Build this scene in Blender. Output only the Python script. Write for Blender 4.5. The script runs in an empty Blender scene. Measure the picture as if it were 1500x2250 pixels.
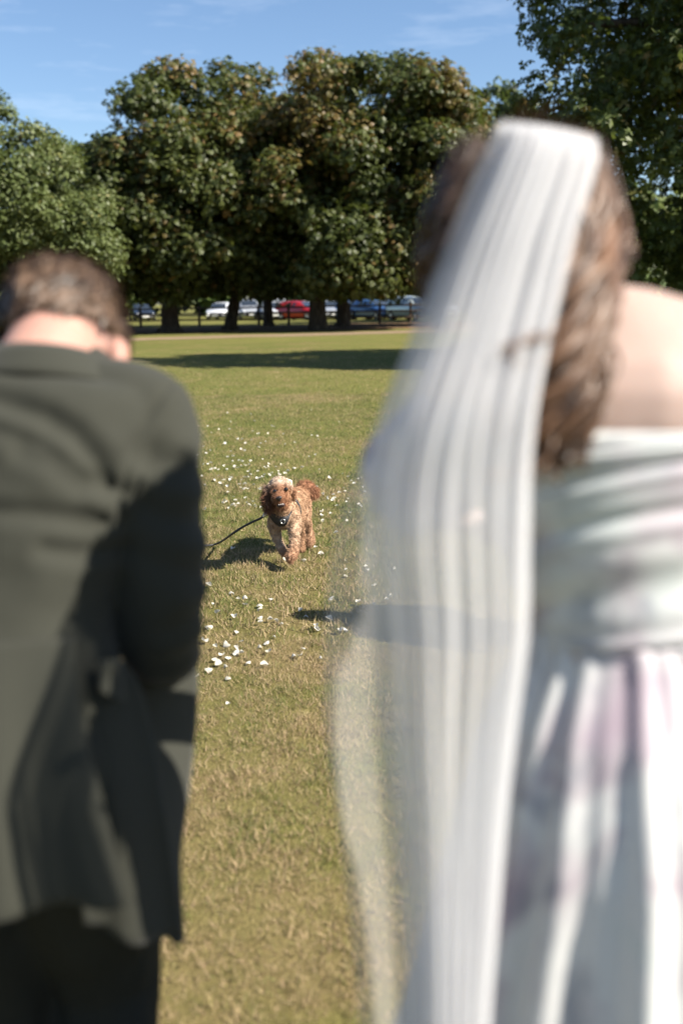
import bpy, bmesh, math
import numpy as np
from mathutils import Vector, Matrix
from mathutils.bvhtree import BVHTree
rng = np.random.default_rng(7)
scene = bpy.context.scene
C = scene.collection

# ------------------------------------------------------------------ camera
F_PX, CAM_H, PITCH, ROLL = 2250 * 35 / 36, 1.47, math.radians(12), math.radians(1.0)
FW = np.array([0, math.cos(PITCH), -math.sin(PITCH)])
U0 = np.array([0, math.sin(PITCH), math.cos(PITCH)])
R0 = np.array([1., 0, 0])
RT = math.cos(ROLL) * R0 - math.sin(ROLL) * U0
UP = math.sin(ROLL) * R0 + math.cos(ROLL) * U0
cam = bpy.data.cameras.new('camera')
cam.sensor_fit = 'VERTICAL'
cam.sensor_height = 36
cam.lens = 35
cam.clip_start = 0.05
cam.clip_end = 3000
cam.dof.use_dof = True
cam.dof.focus_distance = 5.5
cam.dof.aperture_fstop = 1.8
cam_o = bpy.data.objects.new('camera', cam)
C.objects.link(cam_o)
m = Matrix(((RT[0], UP[0], -FW[0], 0), (RT[1], UP[1], -FW[1], 0), (RT[2], UP[2], -FW[2], CAM_H), (0, 0, 0, 1)))
cam_o.matrix_world = m
scene.camera = cam_o

# ------------------------------------------------------------------ sky and sun
SUN_EL, SUN_AZ = math.radians(43), math.radians(-20)      # azimuth from +X towards +Y
world = bpy.data.worlds.new('World')
scene.world = world
world.use_nodes = True
wn, wl = world.node_tree.nodes, world.node_tree.links
wn.clear()
sky = wn.new('ShaderNodeTexSky')
sky.sky_type = 'NISHITA'
sky.sun_disc = False
sky.sun_elevation = SUN_EL
sky.sun_rotation = math.radians(90) - SUN_AZ
sky.altitude = 50
sky.air_density = 1.0
sky.dust_density = 0.5
sky.ozone_density = 4.0
bgn = wn.new('ShaderNodeBackground')
bgn.inputs['Strength'].default_value = 0.062
wout = wn.new('ShaderNodeOutputWorld')
tc = wn.new('ShaderNodeTexCoord')
mp = wn.new('ShaderNodeMapping')
mp.inputs['Scale'].default_value = (1.5, 1.5, 9.0)
mp.inputs['Location'].default_value = (4.6, 0.1, 2.1)
cn = wn.new('ShaderNodeTexNoise')
cn.inputs['Scale'].default_value = 3.2
cn.inputs['Detail'].default_value = 7
cn.inputs['Roughness'].default_value = 0.62
cr = wn.new('ShaderNodeValToRGB')
cr.color_ramp.elements[0].position = 0.54
cr.color_ramp.elements[0].color = (0, 0, 0, 1)
cr.color_ramp.elements[1].position = 0.86
cr.color_ramp.elements[1].color = (0.24, 0.24, 0.24, 1)
cm = wn.new('ShaderNodeMix')
cm.data_type = 'RGBA'
cm.inputs[7].default_value = (9.5, 9.9, 10.6, 1)
wl.new(tc.outputs['Generated'], mp.inputs[0])
wl.new(mp.outputs[0], cn.inputs['Vector'])
wl.new(cn.outputs['Fac'], cr.inputs[0])
wl.new(cr.outputs[0], cm.inputs[0])
wl.new(sky.outputs[0], cm.inputs[6])
wl.new(cm.outputs[2], bgn.inputs['Color'])
wl.new(bgn.outputs[0], wout.inputs[0])
sun = bpy.data.lights.new('sun', 'SUN')
sun.energy = 5.0
sun.angle = math.radians(0.5)
sun.color = (1.0, 0.93, 0.82)
sun_o = bpy.data.objects.new('sun', sun)
C.objects.link(sun_o)
SUN_DIR = Vector((math.cos(SUN_EL) * math.cos(SUN_AZ), math.cos(SUN_EL) * math.sin(SUN_AZ), math.sin(SUN_EL)))
sun_o.rotation_euler = SUN_DIR.to_track_quat('Z', 'Y').to_euler()
vs = scene.view_settings
vs.view_transform = 'Standard'
vs.look = 'None'
vs.exposure = 1.42
vs.gamma = 1.0
vs.use_curve_mapping = False
scene.render.engine = 'CYCLES'
scene.cycles.use_denoising = True
scene.cycles.max_bounces = 10
scene.cycles.transparent_max_bounces = 40
scene.cycles.diffuse_bounces = 3
scene.cycles.sample_clamp_indirect = 6


# ------------------------------------------------------------------ helpers
def at(px, py, Y):
    """world point seen at photo pixel (px, py) at distance Y in front of the photographer"""
    d = FW + RT * (px - 750) / F_PX + UP * (1125 - py) / F_PX
    p = d * (Y / d[1])
    p[2] += CAM_H
    return p


def ground_at(px, py):
    d = FW + RT * (px - 750) / F_PX + UP * (1125 - py) / F_PX
    return d * (-CAM_H / d[2]) + np.array([0, 0, CAM_H])


def unit(v):
    v = np.asarray(v, float)
    return v / (np.linalg.norm(v) + 1e-12)


def hash3(i, j, k, s):
    h = (i * 374761393 + j * 668265263 + k * 2147483647 + s * 1274126177) & 0xffffffff
    h = ((h ^ (h >> 13)) * 1274126177) & 0xffffffff
    return ((h ^ (h >> 16)) & 0xffff) / 65535.0


def vnoise(P, scale, seed=0):
    """value noise in [-1, 1] at points P (n, 3)"""
    Q = np.asarray(P, float) * scale + 1000.0
    I = np.floor(Q).astype(np.int64)
    f = Q - I
    f = f * f * (3 - 2 * f)
    r = 0
    for a in (0, 1):
        for b in (0, 1):
            for c in (0, 1):
                w = (f[:, 0] if a else 1 - f[:, 0]) * (f[:, 1] if b else 1 - f[:, 1]) * (f[:, 2] if c else 1 - f[:, 2])
                r = r + w * hash3(I[:, 0] + a, I[:, 1] + b, I[:, 2] + c, seed)
    return r * 2 - 1


def mesh_np(name, V, F, smooth=True):
    me = bpy.data.meshes.new(name)
    V = np.ascontiguousarray(V, dtype=np.float32).reshape(-1, 3)
    if isinstance(F, np.ndarray):
        n, k = F.shape
        me.vertices.add(len(V))
        me.vertices.foreach_set('co', V.ravel())
        me.loops.add(n * k)
        me.loops.foreach_set('vertex_index', F.astype(np.int32).ravel())
        me.polygons.add(n)
        me.polygons.foreach_set('loop_start', np.arange(0, n * k, k, dtype=np.int32))
        me.update(calc_edges=True)
    else:
        me.from_pydata([tuple(map(float, v)) for v in V], [], [tuple(map(int, f)) for f in F])
        me.update()
    me.polygons.foreach_set('use_smooth', np.full(len(me.polygons), smooth))
    return me


def set_col(me, cols, name='col'):
    a = me.color_attributes.new(name, 'FLOAT_COLOR', 'POINT')
    cols = np.asarray(cols, np.float32)
    if cols.shape[1] == 3:
        cols = np.concatenate([cols, np.ones((len(cols), 1), np.float32)], 1)
    a.data.foreach_set('color', np.ascontiguousarray(cols).ravel())


def link(name, me, mat=None, parent=None, local=False):
    o = bpy.data.objects.new(name, me)
    C.objects.link(o)
    if mat is not None and me is not None and len(me.materials) == 0:
        me.materials.append(mat)
    if parent is not None:
        o.parent = parent
        if not local:
            p = parent
            off = Vector((0, 0, 0))
            while p is not None:
                off += p.location
                p = p.parent
            o.matrix_parent_inverse = Matrix.Translation(-off)
    return o


def tag(o, label=None, cat=None, group=None, kind=None):
    if label:
        o['label'] = label
    if cat:
        o['category'] = cat
    if group:
        o['group'] = group
    if kind:
        o['kind'] = kind
    return o


def thing(name, label, cat, loc=(0, 0, 0), rz=0.0, group=None):
    o = bpy.data.objects.new(name, None)
    C.objects.link(o)
    o.location = tuple(float(x) for x in loc)
    o.rotation_euler = (0, 0, rz)
    o.empty_display_size = 0.1
    return tag(o, label, cat, group)


class Shape:
    """collects closed shapes; bake() melts them into one continuous surface"""

    def __init__(s):
        s.V, s.F, s.n = [], [], 0

    def add(s, V, F):
        s.V.append(np.asarray(V, float))
        s.F += [[i + s.n for i in f] for f in F]
        s.n += len(V)

    def loft(s, rings, n=20, cap=True, power=2.0):
        V, F = [], []
        th = np.arange(n) / n * 2 * math.pi
        ct, st = np.cos(th), np.sin(th)
        if power != 2.0:
            ct = np.sign(ct) * np.abs(ct) ** (2 / power)
            st = np.sign(st) * np.abs(st) ** (2 / power)
        for c, u, v in rings:
            V.append(np.asarray(c)[None] + ct[:, None] * np.asarray(u)[None] + st[:, None] * np.asarray(v)[None])
        m = len(rings)
        for i in range(m - 1):
            for j in range(n):
                F.append([i * n + j, i * n + (j + 1) % n, (i + 1) * n + (j + 1) % n, (i + 1) * n + j])
        V = np.concatenate(V)
        if cap:
            F.append(list(range(n))[::-1])
            F.append([(m - 1) * n + j for j in range(n)])
        s.add(V, F)
        return s

    def tube(s, pts, rad, n=12, sub=3, cap=True, flat=None):
        pts = np.asarray(pts, float)
        rad = np.asarray(rad, float) if np.ndim(rad) else np.full(len(pts), rad)
        pts, rad = smooth_path(pts, rad, sub)
        rings = []
        ref = np.array([0.13, 0.21, 1.0])
        u = None
        for i in range(len(pts)):
            d = unit(pts[min(i + 1, len(pts) - 1)] - pts[max(i - 1, 0)])
            if u is None:
                u = np.cross(d, ref)
                if np.linalg.norm(u) < 0.2:
                    u = np.cross(d, [1, 0, 0])
            u = unit(u - d * (u @ d))
            v = np.cross(d, u)
            rings.append((pts[i], u * rad[i], v * rad[i]))
        if cap:
            a, b = rings[0], rings[-1]
            d0 = unit(pts[0] - pts[1]) * rad[0]
            d1 = unit(pts[-1] - pts[-2]) * rad[-1]
            rings = [(a[0] + d0 * .8, a[1] * .35, a[2] * .35), (a[0] + d0 * .45, a[1] * .8, a[2] * .8)] + rings + \
                    [(b[0] + d1 * .45, b[1] * .8, b[2] * .8), (b[0] + d1 * .8, b[1] * .35, b[2] * .35)]
        return s.loft(rings, n)

    def ell(s, c, r, ax=None, n=16, k=10):
        ax = np.eye(3) if ax is None else np.asarray(ax)
        rings = []
        for i in range(k + 1):
            t = -math.pi / 2 + math.pi * (i + .0) / k
            cz, sz = max(math.cos(t), 0.02), math.sin(t)
            rings.append((np.asarray(c) + ax[2] * r[2] * sz, ax[0] * r[0] * cz, ax[1] * r[1] * cz))
        return s.loft(rings, n)

    def box(s, c, h, ax=None):
        ax = np.eye(3) if ax is None else np.asarray(ax)
        V = [np.asarray(c) + ax[0] * h[0] * a + ax[1] * h[1] * b + ax[2] * h[2] * d for a in (-1, 1) for b in (-1, 1) for d in (-1, 1)]
        F = [[0, 1, 3, 2], [4, 6, 7, 5], [0, 4, 5, 1], [2, 3, 7, 6], [0, 2, 6, 4], [1, 5, 7, 3]]
        s.add(V, F)
        return s

    def mesh(s, name, smooth=True):
        return mesh_np(name, np.concatenate(s.V), s.F, smooth)

    def bake(s, name, voxel, it=4):
        me = s.mesh(name + '_raw')
        o = bpy.data.objects.new('tmp', me)
        C.objects.link(o)
        md = o.modifiers.new('r', 'REMESH')
        md.mode = 'VOXEL'
        md.voxel_size = voxel
        md.use_smooth_shade = True
        sm = o.modifiers.new('s', 'SMOOTH')
        sm.factor = 0.5
        sm.iterations = it
        bpy.context.view_layer.update()
        dg = bpy.context.evaluated_depsgraph_get()
        out = bpy.data.meshes.new_from_object(o.evaluated_get(dg))
        out.name = name
        bpy.data.objects.remove(o)
        bpy.data.meshes.remove(me)
        out.polygons.foreach_set('use_smooth', np.full(len(out.polygons), True))
        return out


def smooth_path(pts, rad, sub):
    if len(pts) < 3 or sub < 2:
        return pts, rad
    P, R = [], []
    n = len(pts)
    for i in range(n - 1):
        p0, p1, p2, p3 = pts[max(i - 1, 0)], pts[i], pts[i + 1], pts[min(i + 2, n - 1)]
        for k in range(sub):
            t = k / sub
            P.append(.5 * (2 * p1 + (p2 - p0) * t + (2 * p0 - 5 * p1 + 4 * p2 - p3) * t * t + (3 * p1 - 3 * p2 + p3 - p0) * t ** 3))
            R.append(rad[i] * (1 - t) + rad[i + 1] * t)
    P.append(pts[-1])
    R.append(rad[-1])
    return np.array(P), np.array(R)


def verts_normals(me):
    n = len(me.vertices)
    V = np.empty(n * 3, np.float32)
    me.vertices.foreach_get('co', V)
    N = np.empty(n * 3, np.float32)
    me.vertex_normals.foreach_get('vector', N)
    return V.reshape(-1, 3).astype(float), N.reshape(-1, 3).astype(float)


def put_verts(me, V):
    me.vertices.foreach_set('co', np.ascontiguousarray(V, np.float32).ravel())
    me.update()


def sample_surface(me, n):
    me.calc_loop_triangles()
    T = np.empty(len(me.loop_triangles) * 3, np.int32)
    me.loop_triangles.foreach_get('vertices', T)
    T = T.reshape(-1, 3)
    V, N = verts_normals(me)
    A = np.linalg.norm(np.cross(V[T[:, 1]] - V[T[:, 0]], V[T[:, 2]] - V[T[:, 0]]), axis=1)
    k = rng.choice(len(T), n, p=A / A.sum())
    a, b = rng.random(n), rng.random(n)
    f = a + b > 1
    a[f], b[f] = 1 - a[f], 1 - b[f]
    w = np.stack([1 - a - b, a, b], 1)[:, :, None]
    P = (V[T[k]] * w).sum(1)
    M = (N[T[k]] * w).sum(1)
    return P, M / (np.linalg.norm(M, axis=1, keepdims=True) + 1e-9)


def ribbons(P, D0, D1, L, W, seg=3, side=None):
    """curved tapered ribbons: root P, start direction D0, end direction D1"""
    n = len(P)
    if side is None:
        side = np.cross(D0, rng.normal(size=(n, 3)))
    side = side / (np.linalg.norm(side, axis=1, keepdims=True) + 1e-9)
    V = np.empty((n, seg + 1, 2, 3))
    p = P.copy()
    for i in range(seg + 1):
        t = i / seg
        w = (W * (1 - t) ** .7 * .5 + W * .04)[:, None]
        V[:, i, 0] = p - side * w
        V[:, i, 1] = p + side * w
        d = D0 * (1 - t) + D1 * t
        d = d / (np.linalg.norm(d, axis=1, keepdims=True) + 1e-9)
        p = p + d * (L / seg)[:, None]
    base = (np.arange(n) * (seg + 1) * 2)[:, None]
    F = np.concatenate([base + np.array([[2 * i, 2 * i + 1, 2 * i + 3, 2 * i + 2]]) for i in range(seg)], 0)
    return V.reshape(-1, 3), F, (seg + 1) * 2


def crease(me, lines, width, depth, ymax=9, ridge=.6):
    """press folds into the side of a garment that faces -Y, along polylines given in X, Z"""
    V, N = verts_normals(me)
    for pts in lines:
        pts = np.asarray(pts)[:, [0, 2]]
        d = np.full(len(V), 9.)
        for i in range(len(pts) - 1):
            a, b = pts[i], pts[i + 1]
            ab = b - a
            t = np.clip(((V[:, [0, 2]] - a) @ ab) / (ab @ ab), 0, 1)
            d = np.minimum(d, np.linalg.norm(V[:, [0, 2]] - a - t[:, None] * ab, axis=1))
        ok = (N[:, 1] < 0.25) & (V[:, 1] < ymax)
        g = -depth * np.exp(-(d / width) ** 2) + ridge * depth * np.exp(-((d - 2.1 * width) / width) ** 2)
        V = V + N * (g * ok)[:, None]
    put_verts(me, V)


# ------------------------------------------------------------------ materials
def mat(name, color=(.5, .5, .5), rough=.6, metal=0., spec=.5, coat=0., sheen=0., emit=None):
    m = bpy.data.materials.new(name)
    m.use_nodes = True
    b = m.node_tree.nodes['Principled BSDF']
    b.inputs['Base Color'].default_value = (*color, 1)
    b.inputs['Roughness'].default_value = rough
    b.inputs['Metallic'].default_value = metal
    b.inputs['Specular IOR Level'].default_value = spec
    b.inputs['Coat Weight'].default_value = coat
    b.inputs['Sheen Weight'].default_value = sheen
    return m


class NB:
    def __init__(s, m):
        s.m, s.n, s.l = m, m.node_tree.nodes, m.node_tree.links
        s.b = s.n.get('Principled BSDF')

    def pos(s):
        return s.n.new('ShaderNodeNewGeometry').outputs['Position']

    def noise(s, scale, detail=4, rough=.55, vec=None, dist=0., stretch=None):
        t = s.n.new('ShaderNodeTexNoise')
        t.inputs['Scale'].default_value = scale
        t.inputs['Detail'].default_value = detail
        t.inputs['Roughness'].default_value = rough
        t.inputs['Distortion'].default_value = dist
        v = vec or s.pos()
        if stretch:
            mp = s.n.new('ShaderNodeMapping')
            mp.inputs['Scale'].default_value = stretch
            s.l.new(v, mp.inputs[0])
            v = mp.outputs[0]
        s.l.new(v, t.inputs['Vector'])
        return t.outputs['Fac']

    def ramp(s, f, stops):
        r = s.n.new('ShaderNodeValToRGB')
        e = r.color_ramp.elements
        while len(e) < len(stops):
            e.new(.5)
        for i, (p, c) in enumerate(stops):
            e[i].position = p
            e[i].color = (*c, 1) if np.ndim(c) else (c, c, c, 1)
        s.l.new(f, r.inputs[0])
        return r.outputs[0]

    def mix(s, f, a, b, mode='MIX'):
        x = s.n.new('ShaderNodeMix')
        x.data_type = 'RGBA'
        x.blend_type = mode
        for sock, v in ((x.inputs[0], f), (x.inputs[6], a), (x.inputs[7], b)):
            if isinstance(v, bpy.types.NodeSocket):
                s.l.new(v, sock)
            elif np.ndim(v):
                sock.default_value = (*v, 1)
            else:
                sock.default_value = v
        return x.outputs[2]

    def math(s, op, a, b=0., c=.5):
        x = s.n.new('ShaderNodeMath')
        x.operation = op
        for sock, v in ((x.inputs[0], a), (x.inputs[1], b)):
            if isinstance(v, bpy.types.NodeSocket):
                s.l.new(v, sock)
            else:
                sock.default_value = v
        x.inputs[2].default_value = c
        return x.outputs[0]

    def attr(s, name):
        a = s.n.new('ShaderNodeAttribute')
        a.attribute_name = name
        return a

    def color(s, c):
        s.l.new(c, s.b.inputs['Base Color'])

    def bump(s, h, strength=.3, dist=.01):
        b = s.n.new('ShaderNodeBump')
        b.inputs['Strength'].default_value = strength
        b.inputs['Distance'].default_value = dist
        s.l.new(h, b.inputs['Height'])
        s.l.new(b.outputs[0], s.b.inputs['Normal'])

    def translucent(s, col, fac, wt=None):
        t = s.n.new('ShaderNodeBsdfTranslucent')
        s.l.new(col, t.inputs[0])
        x = s.n.new('ShaderNodeMixShader')
        x.inputs[0].default_value = fac
        out = s.n['Material Output']
        s.l.new(s.b.outputs[0], x.inputs[1])
        s.l.new(t.outputs[0], x.inputs[2])
        s.l.new(x.outputs[0], out.inputs[0])


def lawn_patch(nb):
    """0 = dry straw, 1 = green: the same patches drive the soil sheet and the blades"""
    a = nb.noise(.55, 4, .6)
    b = nb.noise(2.6, 3, .6)
    sep = nb.n.new('ShaderNodeSeparateXYZ')
    nb.l.new(nb.pos(), sep.inputs[0])
    g = nb.n.new('ShaderNodeMapRange')
    g.interpolation_type = 'SMOOTHSTEP'
    g.inputs[1].default_value, g.inputs[2].default_value = 2.2, 9.0
    g.inputs[3].default_value, g.inputs[4].default_value = -.13, .05
    nb.l.new(sep.outputs[1], g.inputs[0])
    s = nb.math('ADD', nb.math('MULTIPLY', a, .55), nb.math('MULTIPLY', b, .45))
    return nb.math('ADD', nb.math('MULTIPLY_ADD', nb.math('SUBTRACT', s, .5), 1.55), g.outputs[0])


M_ground = mat('lawn_soil', rough=.95, spec=.1)
nb = NB(M_ground)
patch = nb.ramp(lawn_patch(nb), [(.34, (.18, .135, .062)), (.47, (.135, .118, .04)), (.60, (.10, .108, .028))])
far = nb.math('ADD', nb.math('MULTIPLY', nb.noise(.09, 3, .5), .5), nb.math('MULTIPLY', nb.noise(.45, 6, .7, stretch=(.6, 1.2, 1)), .5))
col = nb.mix(nb.ramp(far, [(.38, 0.), (.62, .85)]), patch, (.15, .145, .04))
fine = nb.noise(55, 3, .7)
col = nb.mix(nb.ramp(fine, [(.35, .0), (.8, .55)]), col, (.045, .045, .014))
nb.color(col)
nb.bump(nb.noise(80, 3, .7), .8, .02)

M_grass = mat('grass_blades', rough=.7, spec=.2)
nb = NB(M_grass)
r = nb.attr('rnd')
sepc = nb.n.new('ShaderNodeSeparateColor')
nb.l.new(r.outputs['Color'], sepc.inputs[0])
pt = nb.math('ADD', lawn_patch(nb), nb.math('MULTIPLY', nb.math('SUBTRACT', sepc.outputs[0], .5), .62))
col = nb.ramp(pt, [(.28, (.40, .295, .18)), (.42, (.31, .24, .115)), (.50, (.21, .185, .066)), (.60, (.12, .14, .04)), (.76, (.06, .10, .02))])
col = nb.mix(nb.math('MULTIPLY', sepc.outputs[1], .5), col, (.34, .29, .15))
nb.color(col)
nb.translucent(col, .25)

M_path = mat('gravel', rough=.95, spec=.1)
nb = NB(M_path)
col = nb.mix(nb.noise(.6, 4), (.155, .11, .065), (.23, .17, .11))
col = nb.mix(nb.math('MULTIPLY', nb.noise(60, 2), .5), col, (.2, .15, .1))
nb.color(col)
nb.bump(nb.noise(50, 2), .6, .02)
M_litter = mat('leaf_litter', rough=.95, spec=.1)
nb = NB(M_litter)
nb.color(nb.ramp(nb.noise(1.3, 6, .65), [(.35, (.07, .055, .03)), (.5, (.16, .09, .05)), (.68, (.12, .10, .04))]))
nb.bump(nb.noise(15, 4), .7, .05)

M_bark = mat('bark', rough=.95, spec=.1)
nb = NB(M_bark)
h = nb.noise(3, 6, .65, stretch=(3, 3, .6))
nb.color(nb.ramp(h, [(.3, (.03, .024, .018)), (.55, (.075, .058, .043)), (.75, (.13, .11, .08))]))
nb.bump(h, .9, .08)


def leaf_mat(name, tr=.3, rough=.5):
    m = mat(name, rough=rough, spec=.35)
    nb = NB(m)
    c = nb.attr('col').outputs['Color']
    nb.color(c)
    nb.translucent(nb.mix(.25, c, (.16, .2, .02)), tr)
    return m


M_leaf = leaf_mat('leaves')
M_petal = mat('petal', (.86, .85, .80), .55, spec=.3)
nb = NB(M_petal)
oi = nb.n.new('ShaderNodeObjectInfo')
c = nb.mix(nb.noise(60, 3), (.70, .69, .66), (.60, .57, .49))
c = nb.mix(nb.math('MULTIPLY', oi.outputs['Random'], .8), c, (.50, .46, .36))
nb.color(c)
nb.translucent(c, .3)

M_skin = mat('skin', (.72, .44, .35), .55, spec=.3)
nb = NB(M_skin)
nb.color(nb.mix(nb.noise(14, 3), (.40, .235, .185), (.34, .18, .14)))
nb.b.inputs['Subsurface Weight'].default_value = .12
nb.b.inputs['Subsurface Radius'].default_value = (.6, .25, .12)
nb.b.inputs['Subsurface Scale'].default_value = .02
M_skin2 = mat('pale_skin', (.80, .60, .52), .5, spec=.3)
nb = NB(M_skin2)
nb.color(nb.mix(nb.noise(14, 3), (.40, .295, .25), (.365, .26, .22)))
nb.b.inputs['Subsurface Weight'].default_value = .12
nb.b.inputs['Subsurface Radius'].default_value = (.6, .25, .12)
nb.b.inputs['Subsurface Scale'].default_value = .02


def hair_mat(name, c1, c2, rough=.42):
    m = mat(name, rough=rough, spec=.5)
    nb = NB(m)
    t = nb.attr('col').outputs['Color']
    sp = nb.n.new('ShaderNodeSeparateColor')
    nb.l.new(t, sp.inputs[0])
    nb.color(nb.mix(sp.outputs[0], c1, c2))
    return m


M_hair_g = hair_mat('short_brown_hair', (.035, .021, .014), (.17, .108, .07), .45)
M_hair_b = hair_mat('chestnut_hair', (.035, .018, .011), (.165, .085, .042), .45)
M_suit = mat('olive_wool', (.07, .075, .058), .85, spec=.2, sheen=.08)
nb = NB(M_suit)
w = nb.noise(420, 2, .6)
nb.color(nb.mix(w, (.021, .022, .0165), (.034, .0345, .026)))
nb.bump(w, .25, .002)
M_suit_dark = mat('dark_trouser_wool', (.05, .055, .046), .85, spec=.2)
nb = NB(M_suit_dark)
nb.color(nb.mix(nb.noise(400, 2), (.014, .015, .012), (.024, .025, .02)))
M_shirt = mat('white_cotton', (.78, .78, .78), .8)
nb = NB(M_shirt)
nb.color(nb.mix(nb.noise(300, 2), (.6, .6, .61), (.68, .68, .68)))
M_shoe = mat('brown_leather', (.06, .03, .018), .35)
nb = NB(M_shoe)
nb.color(nb.mix(nb.noise(40, 3), (.045, .022, .013), (.08, .04, .022)))

M_dress = mat('printed_satin', (.8, .8, .8), .6, spec=.45, sheen=.15)
nb = NB(M_dress)
a = nb.noise(5.5, 3, .55, dist=.8)
b = nb.noise(7.5, 3, .55, vec=nb.math and nb.pos(), dist=1.2, stretch=(1, 1, .8))
c = nb.noise(3.4, 2, .5, dist=.6, stretch=(1.3, 1, 1.1))
col = nb.mix(nb.ramp(a, [(.45, 0.), (.60, .85)]), (.54, .54, .53), (.29, .215, .265))
col = nb.mix(nb.ramp(b, [(.54, 0.), (.66, .75)]), col, (.17, .175, .22))
col = nb.mix(nb.ramp(c, [(.52, 0.), (.64, .5)]), col, (.40, .47, .45))
nb.color(col)
M_veil_edge = mat('satin_binding', (.86, .86, .87), .4)
nb = NB(M_veil_edge)
nb.color(nb.mix(nb.noise(90, 2), (.66, .66, .67), (.72, .72, .72)))


def tulle(name, fac):
    m = bpy.data.materials.new(name)
    m.use_nodes = True
    n, l = m.node_tree.nodes, m.node_tree.links
    n.remove(n['Principled BSDF'])
    out = n['Material Output']
    geo = n.new('ShaderNodeNewGeometry')
    tx = n.new('ShaderNodeTexNoise')
    tx.inputs['Scale'].default_value = 700
    l.new(geo.outputs['Position'], tx.inputs['Vector'])
    mr = n.new('ShaderNodeMapRange')
    mr.inputs[1].default_value, mr.inputs[2].default_value = .3, .7
    mr.inputs[3].default_value, mr.inputs[4].default_value = fac - .1, fac + .1
    l.new(tx.outputs['Fac'], mr.inputs[0])
    d = n.new('ShaderNodeBsdfDiffuse')
    d.inputs[0].default_value = (.74, .74, .75, 1)
    t = n.new('ShaderNodeBsdfTranslucent')
    t.inputs[0].default_value = (.74, .74, .75, 1)
    a = n.new('ShaderNodeMixShader')
    a.inputs[0].default_value = .45
    l.new(d.outputs[0], a.inputs[1])
    l.new(t.outputs[0], a.inputs[2])
    tr = n.new('ShaderNodeBsdfTransparent')
    x = n.new('ShaderNodeMixShader')
    l.new(mr.outputs[0], x.inputs[0])
    l.new(tr.outputs[0], x.inputs[1])
    l.new(a.outputs[0], x.inputs[2])
    l.new(x.outputs[0], out.inputs[0])
    return m


M_tulle = tulle('tulle', .31)
M_tulle2 = tulle('tulle_gathered', .44)
M_black = mat('black_webbing', (.012, .012, .014), .6)
nb = NB(M_black)
nb.color(nb.mix(nb.noise(200, 2), (.008, .008, .01), (.02, .02, .023)))
M_metal = mat('steel', (.7, .7, .7), .25, 1.0)
M_eye = mat('dark_eye', (.012, .008, .006), .06, spec=.8)
M_nose = mat('dog_nose', (.02, .014, .012), .4)
M_mouth = mat('mouth_inside', (.03, .012, .012), .5)
M_tooth = mat('tooth', (.8, .76, .66), .4)
M_fur = mat('dog_coat', rough=.8, spec=.2)
nb = NB(M_fur)
c = nb.attr('col').outputs['Color']
nb.color(nb.mix(nb.math('MULTIPLY', nb.noise(90, 3, .6), .18), c, nb.mix(.5, c, (.05, .02, .01))))
M_wood = mat('weathered_wood', rough=.9, spec=.1)
nb = NB(M_wood)
nb.color(nb.ramp(nb.noise(6, 4, .6, stretch=(.4, 2, 3)), [(.3, (.05, .035, .025)), (.7, (.15, .11, .08))]))

# ------------------------------------------------------------------ ground
S = 1500.0
me = mesh_np('ground', [(-S, -S, 0), (S, -S, 0), (S, S, 0), (-S, S, 0)], np.array([[0, 1, 2, 3]]), False)
tag(link('ground', me, M_ground), kind='structure')


def strip(name, A, B, width, z, mt, n=160, jag=.25, seed=1):
    A, B = np.array(A, float), np.array(B, float)
    d = B - A
    nrm = unit([-d[1], d[0]])
    V, F = [], []
    for i in range(n + 1):
        p = A + d * i / n
        q = np.array([[p[0] * .5, p[1] * .5, 0]])
        w0 = width / 2 + jag * (vnoise(q, 1, seed)[0] + .5 * vnoise(q, 3, seed + 1)[0])
        w1 = width / 2 + jag * (vnoise(q, 1, seed + 2)[0] + .5 * vnoise(q, 3, seed + 3)[0])
        V += [(*(p - nrm * w0), z), (*(p + nrm * w1), z)]
        if i:
            F.append([2 * i - 2, 2 * i, 2 * i + 1, 2 * i - 1])
    return tag(link(name, mesh_np(name, V, F, False), mt), kind='structure')


strip('leaf_litter', (-60, 51), (60, 66), 14, .004, M_litter, 200, 1.2, 5)
strip('path', (-45, 33.0), (45, 58.0), 3.4, .008, M_path, 260, .35, 9)


# short blades of grass, as far out as single blades show
def grass_zone(y0, y1, dens, hlo, hhi, w, seed, fade=False):
    n_try = int(dens * (y1 - y0) * (0.95 * y1 + 1.2))
    y = np.sqrt(rng.random(n_try) * (y1 * y1 - y0 * y0) + y0 * y0)
    x = (rng.random(n_try) * 2 - 1) * (0.42 * y + .55)
    P0 = np.stack([x, y, 0 * x], 1)
    cl = .55 * vnoise(P0, 14, seed + 5) + .6 * vnoise(P0, 34, seed + 6)
    keep = rng.random(n_try) < np.clip(.62 + 1.1 * cl, .06, 1)
    if fade:
        keep &= rng.random(n_try) < (1 - (y - y0) / (y1 - y0)) ** 1.2
    x, y = x[keep], y[keep]
    n = len(x)
    P = np.stack([x, y, np.full(n, -.002)], 1)
    clump = vnoise(P, 9, seed) * .5 + vnoise(P, 28, seed + 1) * .5
    L = hlo + (hhi - hlo) * rng.random(n) ** 1.5
    L *= np.clip(1 + .55 * clump, .45, 1.7)
    az = rng.random(n) * 2 * math.pi
    tilt = np.clip(rng.normal(.75, .38, n), .05, 1.45)
    D = np.stack([np.cos(az) * np.sin(tilt), np.sin(az) * np.sin(tilt), np.cos(tilt)], 1)
    side = np.cross(D, rng.normal(size=(n, 3)))
    side /= np.linalg.norm(side, axis=1, keepdims=True) + 1e-9
    ww = (w * (.6 + .8 * rng.random(n)))[:, None]
    V = np.stack([P - side * ww, P + side * ww, P + D * L[:, None]], 1).reshape(-1, 3)
    rr = np.repeat(np.stack([rng.random(n), rng.random(n) ** 3, rng.random(n)], 1), 3, 0)
    return V, rr


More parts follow.
